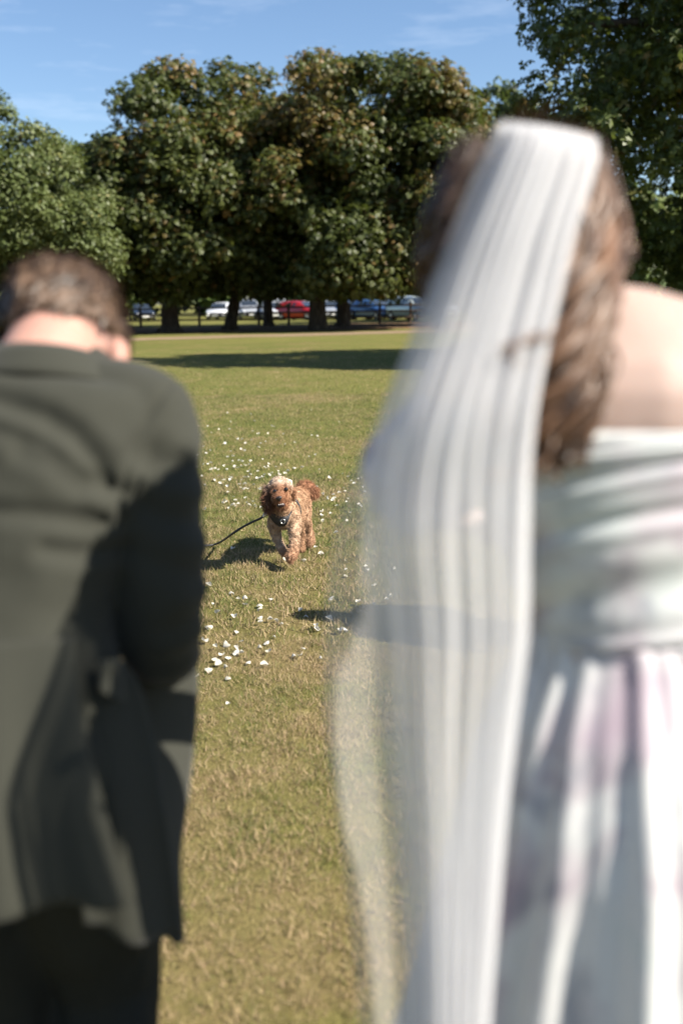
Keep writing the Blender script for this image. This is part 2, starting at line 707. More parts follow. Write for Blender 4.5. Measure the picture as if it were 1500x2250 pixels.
parts = [grass_zone(1.3, 4.2, 20000, .014, .040, .0012, 3), grass_zone(4.2, 8.5, 8500, .02, .052, .0021, 13),
         grass_zone(8.5, 16, 2600, .018, .038, .0030, 23), grass_zone(16, 34, 420, .016, .034, .006, 33, True)]
V = np.concatenate([p[0] for p in parts])
me = mesh_np('grass', V, np.arange(len(V)).reshape(-1, 3), False)
set_col(me, np.concatenate([p[1] for p in parts]), 'rnd')
tag(link('grass', me, M_grass), 'short sunburnt lawn grass with straw and green blades', 'grass', kind='stuff')


# ------------------------------------------------------------------ trees
def foliage(blobs, centre, n, size, palmate, palette, brown, seed, out_bias=.55):
    """leaf clusters over a set of boughs (x, y, z, r)"""
    rg = np.random.default_rng(seed)
    B = np.asarray(blobs)
    w = B[:, 3] ** 2
    k = rg.choice(len(B), n, p=w / w.sum())
    d = rg.normal(size=(n, 3))
    d /= np.linalg.norm(d, axis=1, keepdims=True)
    outw = B[k, :3] - centre
    outw /= np.linalg.norm(outw, axis=1, keepdims=True) + 1e-9
    flip = ((d * (outw + np.array([0, 0, .45]))).sum(1) < 0) & (rg.random(n) < out_bias + .3)
    d[flip] *= -1
    rad = B[k, 3] * (rg.random(n) ** .35)
    Pc = B[k, :3] + d * rad[:, None] * np.array([1.12, 1.12, .8])
    Pc += .25 * size * rg.normal(size=(n, 3))
    N = d * .55 + rg.normal(size=(n, 3)) * .45 + np.array([0, 0, .55])
    N /= np.linalg.norm(N, axis=1, keepdims=True)
    a = np.cross(N, rg.normal(size=(n, 3)))
    a /= np.linalg.norm(a, axis=1, keepdims=True) + 1e-9
    b = np.cross(N, a)
    L = size * (.65 + .7 * rg.random(n))
    # colour of each leaf: bough tone, leaf tone, autumn browning towards the sunny outside
    bt = rg.random(len(B))[k]
    g = np.clip(.5 * bt + .5 * rg.random(n), 0, 1)[:, None]
    col = np.array(palette[0]) * (1 - g) + np.array(palette[1]) * g
    zt = (Pc[:, 2] - B[:, 2].min()) / (np.ptp(B[:, 2]) + 1e-6)
    nz = np.clip(.5 + 1.1 * vnoise(Pc, .55, seed), 0, 1)
    pb = 1.4 * brown * (.2 + 1.3 * np.clip(zt, 0, 1)) * (.1 + 1.9 * nz * bt)
    isb = rg.random(n) < pb
    mixb = (.15 + .65 * rg.random(n))[:, None] * isb[:, None]
    col = col * (1 - mixb) + np.array(palette[2]) * mixb
    if palmate:
        m = 5
        V = np.empty((n, m, 4, 3))
        for i in range(m):
            th = (i - 2) * .98 + rg.normal(size=n) * .12
            dr = a * np.cos(th)[:, None] + b * np.sin(th)[:, None] - N * (.35 + .25 * rg.random(n))[:, None]
            dr /= np.linalg.norm(dr, axis=1, keepdims=True)
            sd = np.cross(dr, N)
            sd /= np.linalg.norm(sd, axis=1, keepdims=True) + 1e-9
            ll = (L * (1 - .13 * abs(i - 2)))[:, None] * .62
            V[:, i, 0] = Pc
            V[:, i, 1] = Pc + dr * ll * .62 - sd * ll * .24
            V[:, i, 2] = Pc + dr * ll
            V[:, i, 3] = Pc + dr * ll * .62 + sd * ll * .24
    else:
        m = 1
        V = np.empty((n, m, 4, 3))
        ll = L[:, None]
        V[:, 0, 0] = Pc
        V[:, 0, 1] = Pc + a * ll * .5 - b * ll * .3
        V[:, 0, 2] = Pc + a * ll
        V[:, 0, 3] = Pc + a * ll * .5 + b * ll * .3
    q = n * m
    if palmate and size > .3:
        V = V[:, :, [0, 1, 3]]
        base = Pc[:, None]
        V[:, :, 1:] = base[:, :, None] + (V[:, :, 1:] - base[:, :, None]) * 1.45
        return V.reshape(-1, 3), np.arange(q * 3).reshape(-1, 3), np.repeat(col, m * 3, 0)
    return V.reshape(-1, 3), np.arange(q * 4).reshape(-1, 4), np.repeat(col, m * 4, 0)


def crown_boughs(env, count, rlo, rhi, seed, zmin):
    """boughs spread over the outside of a few big rounded masses (x, y, z, rx, ry, rz)"""
    rg = np.random.default_rng(seed)
    E = np.asarray(env, float)
    w = E[:, 3] * E[:, 5]
    out = []
    while len(out) < count:
        e = E[rg.choice(len(E), p=w / w.sum())]
        d = rg.normal(size=3)
        d /= np.linalg.norm(d)
        f = .62 + .33 * rg.random() if rg.random() < .8 else .62 * rg.random() ** .5
        p = e[:3] + d * e[3:] * f
        # drop boughs buried deep inside another mass
        deep = any((((p - q[:3]) / q[3:]) ** 2).sum() < .28 for q in E if q is not e)
        if deep and rg.random() < .7:
            continue
        r = (rlo + (rhi - rlo) * rg.random()) * (1.15 if f < .5 else 1)
        if p[2] - r * .7 < zmin:
            p[2] = zmin + r * .7 + .3 * rg.random()
        out.append((*p, r))
    return out


def make_tree(name, label, base, trunk_r, env, count, rb, n, size, palmate, palette, brown, seed, zmin=2.0, group=None, fork=3.0, lean=(0, 0), mtl=None):
    rg = np.random.default_rng(seed + 99)
    base = np.array([base[0], base[1], 0.])
    t = thing(name, label, 'tree', base, 0, group)
    E = np.asarray(env, float)
    cen = (E[:, :3] * E[:, 3:4]).sum(0) / E[:, 3].sum()
    B = crown_boughs(env, count, rb[0], rb[1], seed, zmin)
    s = Shape()
    f = base + np.array([lean[0], lean[1], fork])
    s.tube([base + [0, 0, -.2], base + [0, 0, .25], base + [lean[0] * .3, lean[1] * .3, fork * .4], f], [trunk_r * 1.55, trunk_r * 1.2, trunk_r, trunk_r * .95], 14, 4)
    for i in range(3):
        an = rg.random() * 6.28
        s.tube([base + [0, 0, .35], base + [math.cos(an) * trunk_r * 1.3, math.sin(an) * trunk_r * 1.3, .05], base + [math.cos(an) * trunk_r * 2.2, math.sin(an) * trunk_r * 2.2, -.12]], [trunk_r * .6, trunk_r * .45, .06], 8, 3)
    top = cen + [0, 0, E[:, 5].max() * .6]
    s.tube([f, (f + top) / 2 + rg.normal(size=3) * .4, top], [trunk_r * .9, trunk_r * .5, .06], 10, 4)
    for i in rg.choice(len(B), min(16, len(B)), replace=False):
        e = np.array(B[i][:3])
        st = f * (1 - (q := rg.random() * .45)) + top * q
        mid = (st + e) / 2 + np.array([0, 0, .12 * np.linalg.norm(e - st)])
        s.tube([st, mid, e], [trunk_r * .5, trunk_r * .28, .04], 7, 3)
    link('trunk', s.mesh('trunk'), M_bark, t)
    V, Fc, col = foliage(B, cen, n, size, palmate, palette, brown, seed)
    me = mesh_np('crown', V, Fc, False)
    set_col(me, col)
    link('crown', me, mtl or M_leaf, t)
    return t


CHEST = [(.036, .052, .013), (.092, .105, .026), (.19, .105, .034)]
LIME = [(.066, .092, .026), (.135, .158, .056), (.2, .17, .05)]
DARKG = [(.035, .058, .015), (.10, .122, .028), (.2, .11, .03)]


def X_at(px, Y, py=660):
    return at(px, py, Y)[0]


AV = 'horse chestnuts beyond the path'
Y = 53
make_tree('chestnut_tree', 'broad browning chestnut at the left end of the row beyond the path, thick dark trunk', (X_at(372, Y), Y), .42,
          [(X_at(385, Y), Y, 5.8, 5.2, 5, 4.4), (X_at(455, Y), Y - .5, 9.1, 4.2, 4, 4.1), (X_at(330, Y), Y, 4.6, 4.2, 4, 2.9), (X_at(420, Y), Y - 1.5, 3.9, 4.5, 3.5, 2.3)], 120, (1.0, 1.8), 29000, .37, True, CHEST, .30, 11, 1.5, AV)
Y = 56
make_tree('chestnut_tree', 'tall chestnut with forked sunlit trunk, second along the row beyond the path', (X_at(505, Y), Y), .32,
          [(X_at(530, Y), Y, 8.9, 4.6, 4.6, 4.8), (X_at(590, Y), Y - 1, 6.8, 4.6, 4.2, 4.6), (X_at(560, Y), Y - 2, 3.9, 4.4, 3, 2.2)], 105, (1.0, 1.8), 25000, .37, True, CHEST, .34, 12, 1.7, AV, 1.9, (.35, 0))
Y = 62
make_tree('chestnut_tree', 'slimmer chestnut standing further back between the forked tree and the thick one', (X_at(588, Y), Y), .28,
          [(X_at(660, Y), Y, 8.6, 4.6, 4.4, 5.4)], 45, (1.2, 2.0), 11500, .42, True, CHEST, .3, 13, 1.8, AV)
Y = 52
make_tree('chestnut_tree', 'biggest rounded chestnut in the middle of the row, its crown the highest', (X_at(697, Y), Y), .42,
          [(X_at(760, Y), Y - 1.5, 3.9, 5, 3.5, 2.3), (X_at(815, Y), Y, 9.3, 4.6, 4.6, 4.7), (X_at(700, Y), Y - 1, 6.4, 4.9, 4.4, 4.2), (X_at(890, Y), Y - .5, 6.2, 4.2, 4.3, 4.4)], 150, (.95, 1.7), 34000, .36, True, CHEST, .36, 14, 1.5, AV)
Y = 58
make_tree('chestnut_tree', 'chestnut right of the biggest one, its crown partly behind the white veil', (X_at(752, Y), Y), .32,
          [(X_at(945, Y), Y, 8.4, 3.8, 4, 4.6), (X_at(960, Y), Y, 6, 4, 4, 3.8), (X_at(900, Y), Y - 1, 3.8, 4.5, 3, 2.2)], 80, (1.0, 1.8), 16500, .38, True, CHEST, .28, 15, 1.8, AV)
Y = 66
make_tree('chestnut_tree', 'thin crowned tree with sky showing through it, just left of the near right tree', (X_at(1060, Y), Y), .3,
          [(X_at(1055, Y), Y, 11.2, 3.2, 3, 4.0), (X_at(1150, Y), Y, 10.0, 3.4, 3, 3.6), (X_at(1100, Y), Y, 6, 4.4, 3, 4)], 75, (.8, 1.4), 7000, .5, True, DARKG, .12, 16, 3.0, AV)
k = .87
make_tree('chestnut_tree', 'near dark green tree filling the upper right corner behind the bride', (9.6, 23.2), .46,
          [(a * k, b - 4.4, c * k + .2, d * k, e * k, f * k) for a, b, c, d, e, f in
           [(10.6, 27.5, 8.2, 5.6, 4.9, 6.4), (8.6, 27.2, 9.6, 3.9, 4.0, 4.2), (8.6, 27.0, 4.6, 3.6, 4.0, 3.2), (12.8, 28, 6.4, 4.6, 4.6, 5.4), (9.6, 28.5, 6.0, 3.6, 3.4, 4.4), (6.3, 27.2, 5.9, 2.6, 2.8, 3.2)]],
          270, (.6, 1.05), 40000, .25, True, DARKG, .07, 17, 1.1)
Y = 44
make_tree('lime_tree', 'pale green sunlit tree at the left edge behind the bowed head', (-15.6, Y), .42,
          [(-15.2, Y, 5.6, 4.4, 4.4, 4.6), (-13.6, Y - .3, 6.0, 2.8, 3.2, 3.0), (-17.6, Y, 7.0, 4.4, 4, 4.4), (-12.4, Y, 4.2, 2.6, 3.4, 3.6)], 190, (.7, 1.25), 96000, .20, False, LIME, .04, 18, .9)
make_tree('lime_tree', 'smaller dark tree in the gap between the pale green tree and the chestnuts', (X_at(225, 82), 82), .4,
          [(X_at(235, 82), 82, 11, 3.6, 3.6, 4.6), (X_at(190, 82), 82, 9, 4.2, 4, 4.6), (X_at(270, 82), 82, 7.5, 4, 4, 5)], 60, (1.0, 1.8), 11000, .42, False, DARKG, .03, 19, 1.5)

# the far wood behind the parked cars: one mass
rg = np.random.default_rng(5)
env = [(x, 112 + 5 * rg.random(), 5 + 1.5 * rg.random(), 5, 3.5, 6 + 2.5 * rg.random()) for x in np.arange(-60, 58, 4.5)]
B = crown_boughs(env, 520, 1.5, 2.8, 77, .1)
V, Fc, col = foliage(B, np.array([0, 125, 2.]), 52000, 1.35, False, [(.05, .085, .02), (.13, .16, .04), (.2, .15, .04)], .05, 78)
me = mesh_np('woodland', V, Fc, False)
set_col(me, col)
tag(link('woodland', me, M_leaf), 'sunlit wood edge beyond the parked cars', 'woodland', kind='stuff')

# ------------------------------------------------------------------ fence under the trees
fence = thing('rail_fence', 'dark post and rail wooden fence between the trees and the parked cars', 'fence', (-20, 64, 0))
fa, fb = np.array([-24., 66.]), np.array([14., 62.])
nbay = 20
sp = Shape().loft([(np.array([0, 0, z]), np.array([w, 0, 0]), np.array([0, w, 0])) for z, w in ((-.2, .09), (1.22, .085), (1.3, .05))], 8, True, 5)
pm = sp.mesh('post', False)
pm.materials.append(M_wood)
dl = (fb - fa) / nbay
sr = Shape().box((0, 0, 0), (np.linalg.norm(dl) / 2 - .003, .025, .055))
rm = sr.mesh('rail', False)
rm.materials.append(M_wood)
for i in range(nbay + 1):
    p = fa + dl * i
    o = link('post', pm, None, fence)
    o.location = (p[0], p[1], 0)
    if i < nbay:
        q = p + dl / 2
        for z in (.42, .78, 1.12):
            o = link('rail', rm, None, fence)
            o.location = (q[0], q[1] - .1, z + .01 * rng.normal())
            o.rotation_euler = (0, .006 * rng.normal(), math.atan2(dl[1], dl[0]))

# ------------------------------------------------------------------ parked cars
M_glass = mat('car_glass', (.02, .025, .03), .05, spec=.9, coat=1)
M_tyre = mat('tyre', (.02, .02, .02), .8)
M_rim = mat('alloy', (.5, .5, .52), .3, .9)
M_lamp = mat('headlamp', (.85, .87, .9), .08, .3, coat=1)
M_tail = mat('tail_lamp', (.35, .01, .01), .2, coat=1)
M_trim = mat('black_plastic', (.02, .02, .022), .5)
M_plate = mat('number_plate', (.7, .7, .66), .5)


def paint(name, c):
    m = mat(name, c, .28, .35, coat=1.0)
    nb = NB(m)
    nb.color(nb.mix(nb.math('MULTIPLY', nb.noise(3, 3), .25), c, tuple(x * .8 for x in c)))
    return m


HATCH = [(-2.02, .38, .62, .66, .70, .60), (-1.97, .26, .84, .98, .80, .62), (-1.72, .2, .93, 1.34, .86, .62), (-1.1, .2, .94, 1.47, .88, .63),
         (-.2, .2, .93, 1.49, .88, .63), (.42, .2, .92, 1.40, .88, .62), (1.08, .2, .91, .99, .87, .70), (1.62, .2, .84, .87, .86, .72), (1.98, .26, .72, .75, .78, .66), (2.08, .36, .58, .6, .66, .58)]
SUV = [(x, b + .06, s * 1.14, t * 1.14, w * 1.04, wt * 1.06) for x, b, s, t, w, wt in HATCH]
ESTATE = [(x * 1.1, b, s, t * (1.0 if x > -1 else 1.02), w, wt) for x, b, s, t, w, wt in HATCH]


def make_car(label, loc, rz, st, pm, group):
    t = thing('parked_car', label, 'car', loc, rz, group)
    st = np.array(st)

    def P(x):
        return np.array([np.interp(x, st[:, 0], st[:, i]) for i in range(1, 6)])

    xs = np.unique(np.concatenate([st[:, 0], np.linspace(st[0, 0], st[-1, 0], 26)]))
    V, Fc = [], []
    for x in xs:
        zb, zs, zt, w, wt = P(x)
        half = [(w * .90, zb), (w, zb + .12), (w * 1.01, (zb + zs) / 2 + .05), (w * .975, zs), (wt + .02, zt - .05), (wt * .88, zt), (0.0, zt + .02)]
        ring = [(x, -y, z) for y, z in half] + [(x, y, z) for y, z in half[-2::-1]]
        V += ring
    k = 13
    for i in range(len(xs) - 1):
        for j in range(k):
            Fc.append([i * k + j, i * k + (j + 1) % k, (i + 1) * k + (j + 1) % k, (i + 1) * k + j])
    Fc += [list(range(k)), [(len(xs) - 1) * k + j for j in range(k)][::-1]]
    link('body', mesh_np('body', V, Fc), pm, t, True)

    def sidept(x, s, q):
        zb, zs, zt, w, wt = P(x)
        return (x, s * (w * .975 * (1 - q) + (wt + .02) * q + .008), zs * (1 - q) + (zt - .05) * q + .002)

    def toppt(x, y, off=.012):
        zb, zs, zt, w, wt = P(x)
        return (x + off * np.sign(x), y * wt * .9, zt + .02 * (1 - abs(y)) + off)

    x0 = st[:, 0]
    for s in (-1, 1):
        for xa, xb, sl in ((x0[2] + .08, x0[4] - .12, 0), (x0[4] - .02, x0[5] + .30, .28)):
            V = [sidept(xa, s, .06), sidept(xb + sl, s, .06), sidept(xb - sl * .2, s, .9), sidept(xa + .12, s, .9)]
            link('window', mesh_np('window', V, [[0, 1, 2, 3]], False), M_glass, t, True)
    for nm, xa, xb in (('windscreen', x0[5] + .04, x0[6] - .04), ('rear_window', x0[2] - .04, x0[1] + .06)):
        V, Fc = [], []
        for i in range(5):
            for j in range(7):
                V.append(toppt(xa + (xb - xa) * i / 4, -1 + 2 * j / 6))
        for i in range(4):
            for j in range(6):
                Fc.append([i * 7 + j, i * 7 + j + 1, i * 7 + 8 + j, i * 7 + 7 + j])
        link(nm, mesh_np(nm, V, Fc), M_glass, t, True)
    for x in (x0[0] + .74, x0[-1] - .80):
        for s in (-1, 1):
            wh = Shape()
            yy = s * (P(x)[3] * .94)
            prof = [(.20, -.09), (.29, -.10), (.315, -.06), (.315, .06), (.29, .10), (.20, .09)]
            n = 20
            V, Fc = [], []
            for r_, o_ in prof:
                for j in range(n):
                    a_ = j / n * 6.28318
                    V.append((x + r_ * math.cos(a_), yy + o_, .315 + r_ * math.sin(a_)))
            for i in range(len(prof)):
                for j in range(n):
                    i2 = (i + 1) % len(prof)
                    Fc.append([i * n + j, i * n + (j + 1) % n, i2 * n + (j + 1) % n, i2 * n + j])
            tyre = link('wheel', mesh_np('wheel', V, Fc), M_tyre, t, True)
            rs = Shape()
            rs.loft([((x, yy + s * .02, .315), (.205, 0, 0), (0, 0, .205)), ((x, yy + s * .03, .315), (.2, 0, 0), (0, 0, .2))], 20)
            for j in range(5):
                a_ = j * 1.2566
                dv = np.array([math.cos(a_), 0, math.sin(a_)])
                rs.box(np.array([x, yy + s * .07, .315]) + dv * .1, (.1, .02, .028), [dv, [0, 1, 0], np.cross(dv, [0, 1, 0])])
            link('rim', rs.mesh('rim', False), M_rim, tyre, True)
    for s in (-1, 1):
        zb, zs, zt, w, wt = P(x0[-2])
        sh = Shape().ell((x0[-2] - .06, s * w * .80, zs - .10), (.16, .14, .075))
        link('headlight', sh.mesh('headlight'), M_lamp, t, True)
        zb, zs, zt, w, wt = P(x0[1])
        sh = Shape().ell((x0[1] + .03, s * w * .90, zs - .06), (.08, .09, .15))
        link('tail_light', sh.mesh('tail_light'), M_tail, t, True)
        p = np.array(sidept(x0[5] + .5, s, .15))
        sh = Shape().ell(p + [0, s * .10, .03], (.06, .10, .06))
        link('mirror', sh.mesh('mirror'), pm, t, True)
    zb, zs, zt, w, wt = P(x0[-1])
    link('grille', Shape().box((x0[-1] - .02, 0, zs - .08), (.05, w * .55, .07)).mesh('grille', False), M_trim, t, True)
    link('bumper', Shape().ell((x0[-1] - .06, 0, zb + .04), (.14, w * 1.08, .11)).mesh('bumper'), M_trim, t, True)
    link('number_plate', Shape().box((x0[-1] + .075, 0, zb + .06), (.012, .26, .055)).mesh('number_plate', False), M_plate, t, True)
    return t


P_WHITE, P_SILVER, P_RED = paint('white_paint', (.75, .76, .78)), paint('silver_paint', (.42, .44, .47)), paint('red_paint', (.42, .012, .012))
P_BLUE, P_NAVY, P_BLACK, P_PALE = paint('blue_paint', (.03, .10, .26)), paint('navy_paint', (.012, .022, .06)), paint('black_paint', (.012, .013, .015)), paint('pale_green_grey_paint', (.5, .56, .54))
CARS = [
    (312, 74, -70, HATCH, P_BLACK, 'small black car parked alone at the far left under the trees'),
    (488, 76, -100, HATCH, P_WHITE, 'white hatchback seen left of the forked tree trunk'),
    (545, 74, -75, SUV, P_SILVER, 'tall silver car seen just right of the forked tree trunk'),
    (598, 73, -80, ESTATE, P_WHITE, 'white estate car between the two slim trunks'),
    (628, 80, -95, HATCH, P_SILVER, 'silver hatchback in the back row, its roof above the red car'),
    (612, 86, -80, SUV, P_WHITE, 'white tall car in the back row left of the red car'),
    (660, 72, -35, HATCH, P_RED, 'bright red hatchback beside the thickest tree trunk'),
    (668, 84, -90, HATCH, P_WHITE, 'white car in the back row behind the red one'),
    (725, 74, -80, ESTATE, P_SILVER, 'silver estate car right of the thickest tree trunk'),
    (772, 73, -70, HATCH, P_NAVY, 'navy hatchback parked left of the blue car'),
    (800, 82, -85, HATCH, P_SILVER, 'silver car behind and between the navy and blue cars'),
    (820, 71, -55, ESTATE, P_BLUE, 'shiny mid blue estate car behind the fence'),
    (862, 74, -85, SUV, P_BLACK, 'tall black car between the blue and the pale grey ones'),
    (905, 68, -50, SUV, P_PALE, 'big pale grey green car nearest the veil'),
    (960, 72, -70, HATCH, P_SILVER, 'silver car half hidden behind the veil edge'),
    (898, 80, -80, SUV, P_WHITE, 'white tall car in the back row above the pale grey one'),
]
for px, Yc, a_, st, pmt, lab in CARS:
    Yc += 5 + 8 * min(max((800 - px) / 400, 0), 1)
    p = at(px, 700, Yc)
    make_car(lab, (p[0], Yc, 0), math.radians(a_), st, pmt, 'cars parked beyond the fence')


# ------------------------------------------------------------------ people
def head(S_, c, fwd, up, k=1.0):
    c, fwd, up = np.asarray(c, float), unit(fwd), unit(up)
    sd = unit(np.cross(fwd, up))
    up = np.cross(sd, fwd)
    ax = [sd, fwd, up]
    S_.ell(c, (.074 * k, .094 * k, .088 * k), ax)
    S_.ell(c + (fwd * .032 - up * .055) * k, (.058 * k, .058 * k, .072 * k), ax)
    S_.ell(c + (fwd * .066 - up * .108) * k, (.026 * k, .022 * k, .02 * k), ax)
    S_.tube([c + (fwd * .088 + up * .005) * k, c + (fwd * .112 - up * .035) * k], [.009 * k, .015 * k], 8, 1)
    S_.ell(c + (fwd * .086 - up * .072) * k, (.023 * k, .012 * k, .011 * k), ax)
    S_.ell(c + (fwd * .082 + up * .022) * k, (.05 * k, .014 * k, .011 * k), ax)
    for s in (-1, 1):
        S_.ell(c + (sd * s * .078 - up * .022 - fwd * .008) * k, (.009 * k, .020 * k, .033 * k), [unit(sd * s - fwd * .5), fwd, up])
    return sd, fwd, up


def eyes(c, fwd, up, root, k=1.0):
    fwd, up = unit(fwd), unit(up)
    sd = unit(np.cross(fwd, up))
    for s in (-1, 1):
        e = Shape().ell(np.asarray(c) + (fwd * .078 + sd * s * .032 - up * .008) * k, (.0125, .0125, .0125))
        link('eye', e.mesh('eye'), M_eye, root)


def hand(S_, wrist, d, nrm, side):
    d, nrm = unit(d), unit(nrm)
    side_v = unit(np.cross(d, nrm)) * side
    w = np.asarray(wrist, float)
    S_.loft([(w - d * .01, side_v * .026, nrm * .02), (w + d * .03, side_v * .036, nrm * .017), (w + d * .075, side_v * .041, nrm * .014), (w + d * .092, side_v * .036, nrm * .010)], 14)
    for off, L, r_ in ((-.030, .060, .0078), (-.010, .076, .0085), (.011, .080, .0088), (.031, .070, .0085)):
        p = w + d * .085 + side_v * off
        pts, ang = [p], .15
        for q in (.45, .32, .23):
            dd = unit(d * math.cos(ang) + nrm * math.sin(ang) + side_v * off * 2.0)
            pts.append(pts[-1] + dd * L * q)
            ang += .42
        S_.tube(pts, [r_ * 1.05, r_, r_ * .92, r_ * .8], 8, 2)
    p = w + d * .022 + side_v * .030
    S_.tube([p, p + d * .025 + side_v * .026 + nrm * .008, p + d * .055 + side_v * .036 + nrm * .018, p + d * .078 + side_v * .036 + nrm * .028], [.014, .012, .010, .008], 8, 2)


def limb_loft(S_, pts, rad, n=16, sub=4):
    S_.tube(pts, rad, n, sub)


def torso(S_, rings, n=28, power=2.4, lean=None):
    """rings: (x, y, z, half width, half depth); tilted square to the spine"""
    R_ = []
    for i, (x, y, z, w, d) in enumerate(rings):
        a, b = rings[max(i - 1, 0)], rings[min(i + 1, len(rings) - 1)]
        ax = unit(np.array(b[:3]) - np.array(a[:3]))
        u = unit(np.array([1., 0, 0]) - ax * ax[0])
        v = np.cross(ax, u)
        R_.append((np.array([x, y, z]), u * w, v * d))
    S_.loft(R_, n, True, power)


def loft_grid(rings, n, power=2.3):
    """dense open surface over rings: returns vertices (rows, n, 3)"""
    S_ = Shape()
    torso(S_, rings, n, power)
    return S_.V[0].reshape(len(rings), n, 3)


def resample(rings, m):
    R_ = np.array(rings, float)
    t = np.linspace(0, len(R_) - 1, m)
    out = []
    for q in t:
        i = min(int(q), len(R_) - 2)
        f = q - i
        p0, p1, p2, p3 = R_[max(i - 1, 0)], R_[i], R_[i + 1], R_[min(i + 2, len(R_) - 1)]
        out.append(.5 * (2 * p1 + (p2 - p0) * f + (2 * p0 - 5 * p1 + 4 * p2 - p3) * f * f + (3 * p1 - 3 * p2 + p3 - p0) * f ** 3))
    return [tuple(o) for o in out]


def grid_mesh(name, G, closed=True, thick=0.0):
    m, n = G.shape[:2]
    F_ = []
    for i in range(m - 1):
        for j in range(n if closed else n - 1):
            F_.append([i * n + j, i * n + (j + 1) % n, (i + 1) * n + (j + 1) % n, (i + 1) * n + j])
    V = G.reshape(-1, 3)
    if thick:
        me = mesh_np(name + '_t', V, F_)
        o = bpy.data.objects.new('tmp', me)
        C.objects.link(o)
        md = o.modifiers.new('s', 'SOLIDIFY')
        md.thickness = thick
        md.offset = 0
        bpy.context.view_layer.update()
        out = bpy.data.meshes.new_from_object(o.evaluated_get(bpy.context.evaluated_depsgraph_get()))
        bpy.data.objects.remove(o)
        out.name = name
        out.polygons.foreach_set('use_smooth', np.full(len(out.polygons), True))
        return out
    return mesh_np(name, V, F_)


def strands(me, n, L, W, down, mt, root, name, colour, seg=4, mask=None, lift=.25, curl=.25):
    P, N = sample_surface(me, n)
    if mask is not None:
        k = mask(P, N)
        P, N = P[k], N[k]
    n = len(P)
    dn = down(P)
    dn = dn - (dn * N).sum(1, keepdims=True) * N
    dn /= np.linalg.norm(dn, axis=1, keepdims=True) + 1e-9
    D0 = N * lift + dn + rng.normal(size=(n, 3)) * curl
    D0 /= np.linalg.norm(D0, axis=1, keepdims=True)
    D1 = dn + rng.normal(size=(n, 3)) * curl - N * .2
    D1 /= np.linalg.norm(D1, axis=1, keepdims=True)
    V, F_, k = ribbons(P, D0, D1, L * (.6 + .8 * rng.random(n)), np.full(n, W), seg, np.cross(D0, N) + rng.normal(size=(n, 3)) * .3)
    m2 = mesh_np(name, V, F_)
    set_col(m2, np.repeat(colour(P, n), k, 0))
    return link(name, m2, mt, root)


# --- groom, bowing forward towards the dog
groom = thing('person', 'man bowing forward in an olive green wool suit, short brown hair, seen from behind', 'person', (-.46, 1.2, 0))
gh_c, gh_f, gh_u = np.array([-.395, 1.425, 1.405]), unit([.10, .62, -.72]), unit([.03, .74, .64])
S = Shape()
sd, gh_f, gh_u = head(S, gh_c, gh_f, gh_u, 1.08)
for s_ in (-1, 1):
    S.ell(gh_c + sd * s_ * .092 - gh_u * .028 - gh_f * .004, (.010, .024, .036), [unit(sd * s_ - gh_f * .7), gh_f, gh_u])
S.tube([(-.405, 1.315, 1.37), (-.398, 1.355, 1.405), gh_c - gh_f * .035 - gh_u * .03], [.068, .06, .06], 16, 4)
torso(S, [(-.47, 1.18, .86, .155, .11), (-.465, 1.19, .97, .15, .11), (-.455, 1.225, 1.07, .122, .095), (-.43, 1.275, 1.2, .145, .105), (-.415, 1.315, 1.29, .160, .100), (-.41, 1.33, 1.345, .12, .07), (-.405, 1.33, 1.40, .065, .055)])
gs = {1: [(-.266, 1.325, 1.33), (-.25, 1.27, 1.03), (-.285, 1.47, .90)], -1: [(-.575, 1.325, 1.33), (-.64, 1.28, 1.03), (-.57, 1.48, .90)]}
for s in (1, -1):
    a, b, c = map(np.array, gs[s])
    limb_loft(S, [a + [-.05 * s, 0, -.015], a + [-.01 * s, 0, -.03], (a + b) / 2, b, (b + c) / 2, c], [.043, .046, .045, .040, .038, .027])
    hand(S, c, c - b + np.array([0, .02, -.12]), (0, -.35, -.95), s)
gl = {1: [(-.375, 1.18, .86), (-.365, 1.29, .47), (-.37, 1.18, .09)], -1: [(-.54, 1.16, .86), (-.515, 1.25, .47), (-.53, 1.12, .09)]}
for s in (1, -1):
    a, b, c = map(np.array, gl[s])
    limb_loft(S, [a, (a + b) / 2, b, (b + c) / 2 + [0, -.02, .03], c], [.088, .078, .055, .056, .036])
    S.tube([c + [0, -.03, -.045], c + [0, .07, -.05], c + [0, .15, -.062]], [.036, .036, .026], 10, 3)
link('body', S.bake('body', .0072, 3), M_skin, groom)
eyes(gh_c, gh_f, gh_u, groom, 1.04)
# hair
S = Shape()
hc = gh_c + gh_u * .012 - gh_f * .012
S.ell(hc, (.092, .103, .096), [sd, gh_f, gh_u])
S.ell(hc + gh_u * .03 - gh_f * .02, (.088, .090, .083), [sd, gh_f, gh_u])
cap = S.bake('hair', .006, 3)
V, N = verts_normals(cap)
loc = V - gh_c
cl = np.stack([loc @ sd, loc @ gh_f, loc @ gh_u], 1)
# hairline: pull the surface under the skin below nape, ears and over the face
line = -.028 + .09 * np.clip(cl[:, 1] / .1, 0, 1) + .020 * np.clip((np.abs(cl[:, 0]) - .045) / .03, 0, 1)
under = cl[:, 2] < line
V[under] -= N[under] * .02
V += N * (.005 * vnoise(V, 30, 3) + .002 * vnoise(V, 80, 4))[:, None]
put_verts(cap, V)
set_col(cap, np.clip(.42 + .4 * vnoise(V, 45, 8), 0, 1)[:, None] * np.ones(3))
hair = link('hair', cap, M_hair_g, groom)


def gdown(P):
    d = P - (gh_c + gh_u * .06 - gh_f * .0)
    t = -gh_u * .5 + 0 * d
    d = d - (d @ gh_u)[:, None] * gh_u
    return d / (np.linalg.norm(d, axis=1, keepdims=True) + 1e-9) * .75 + t


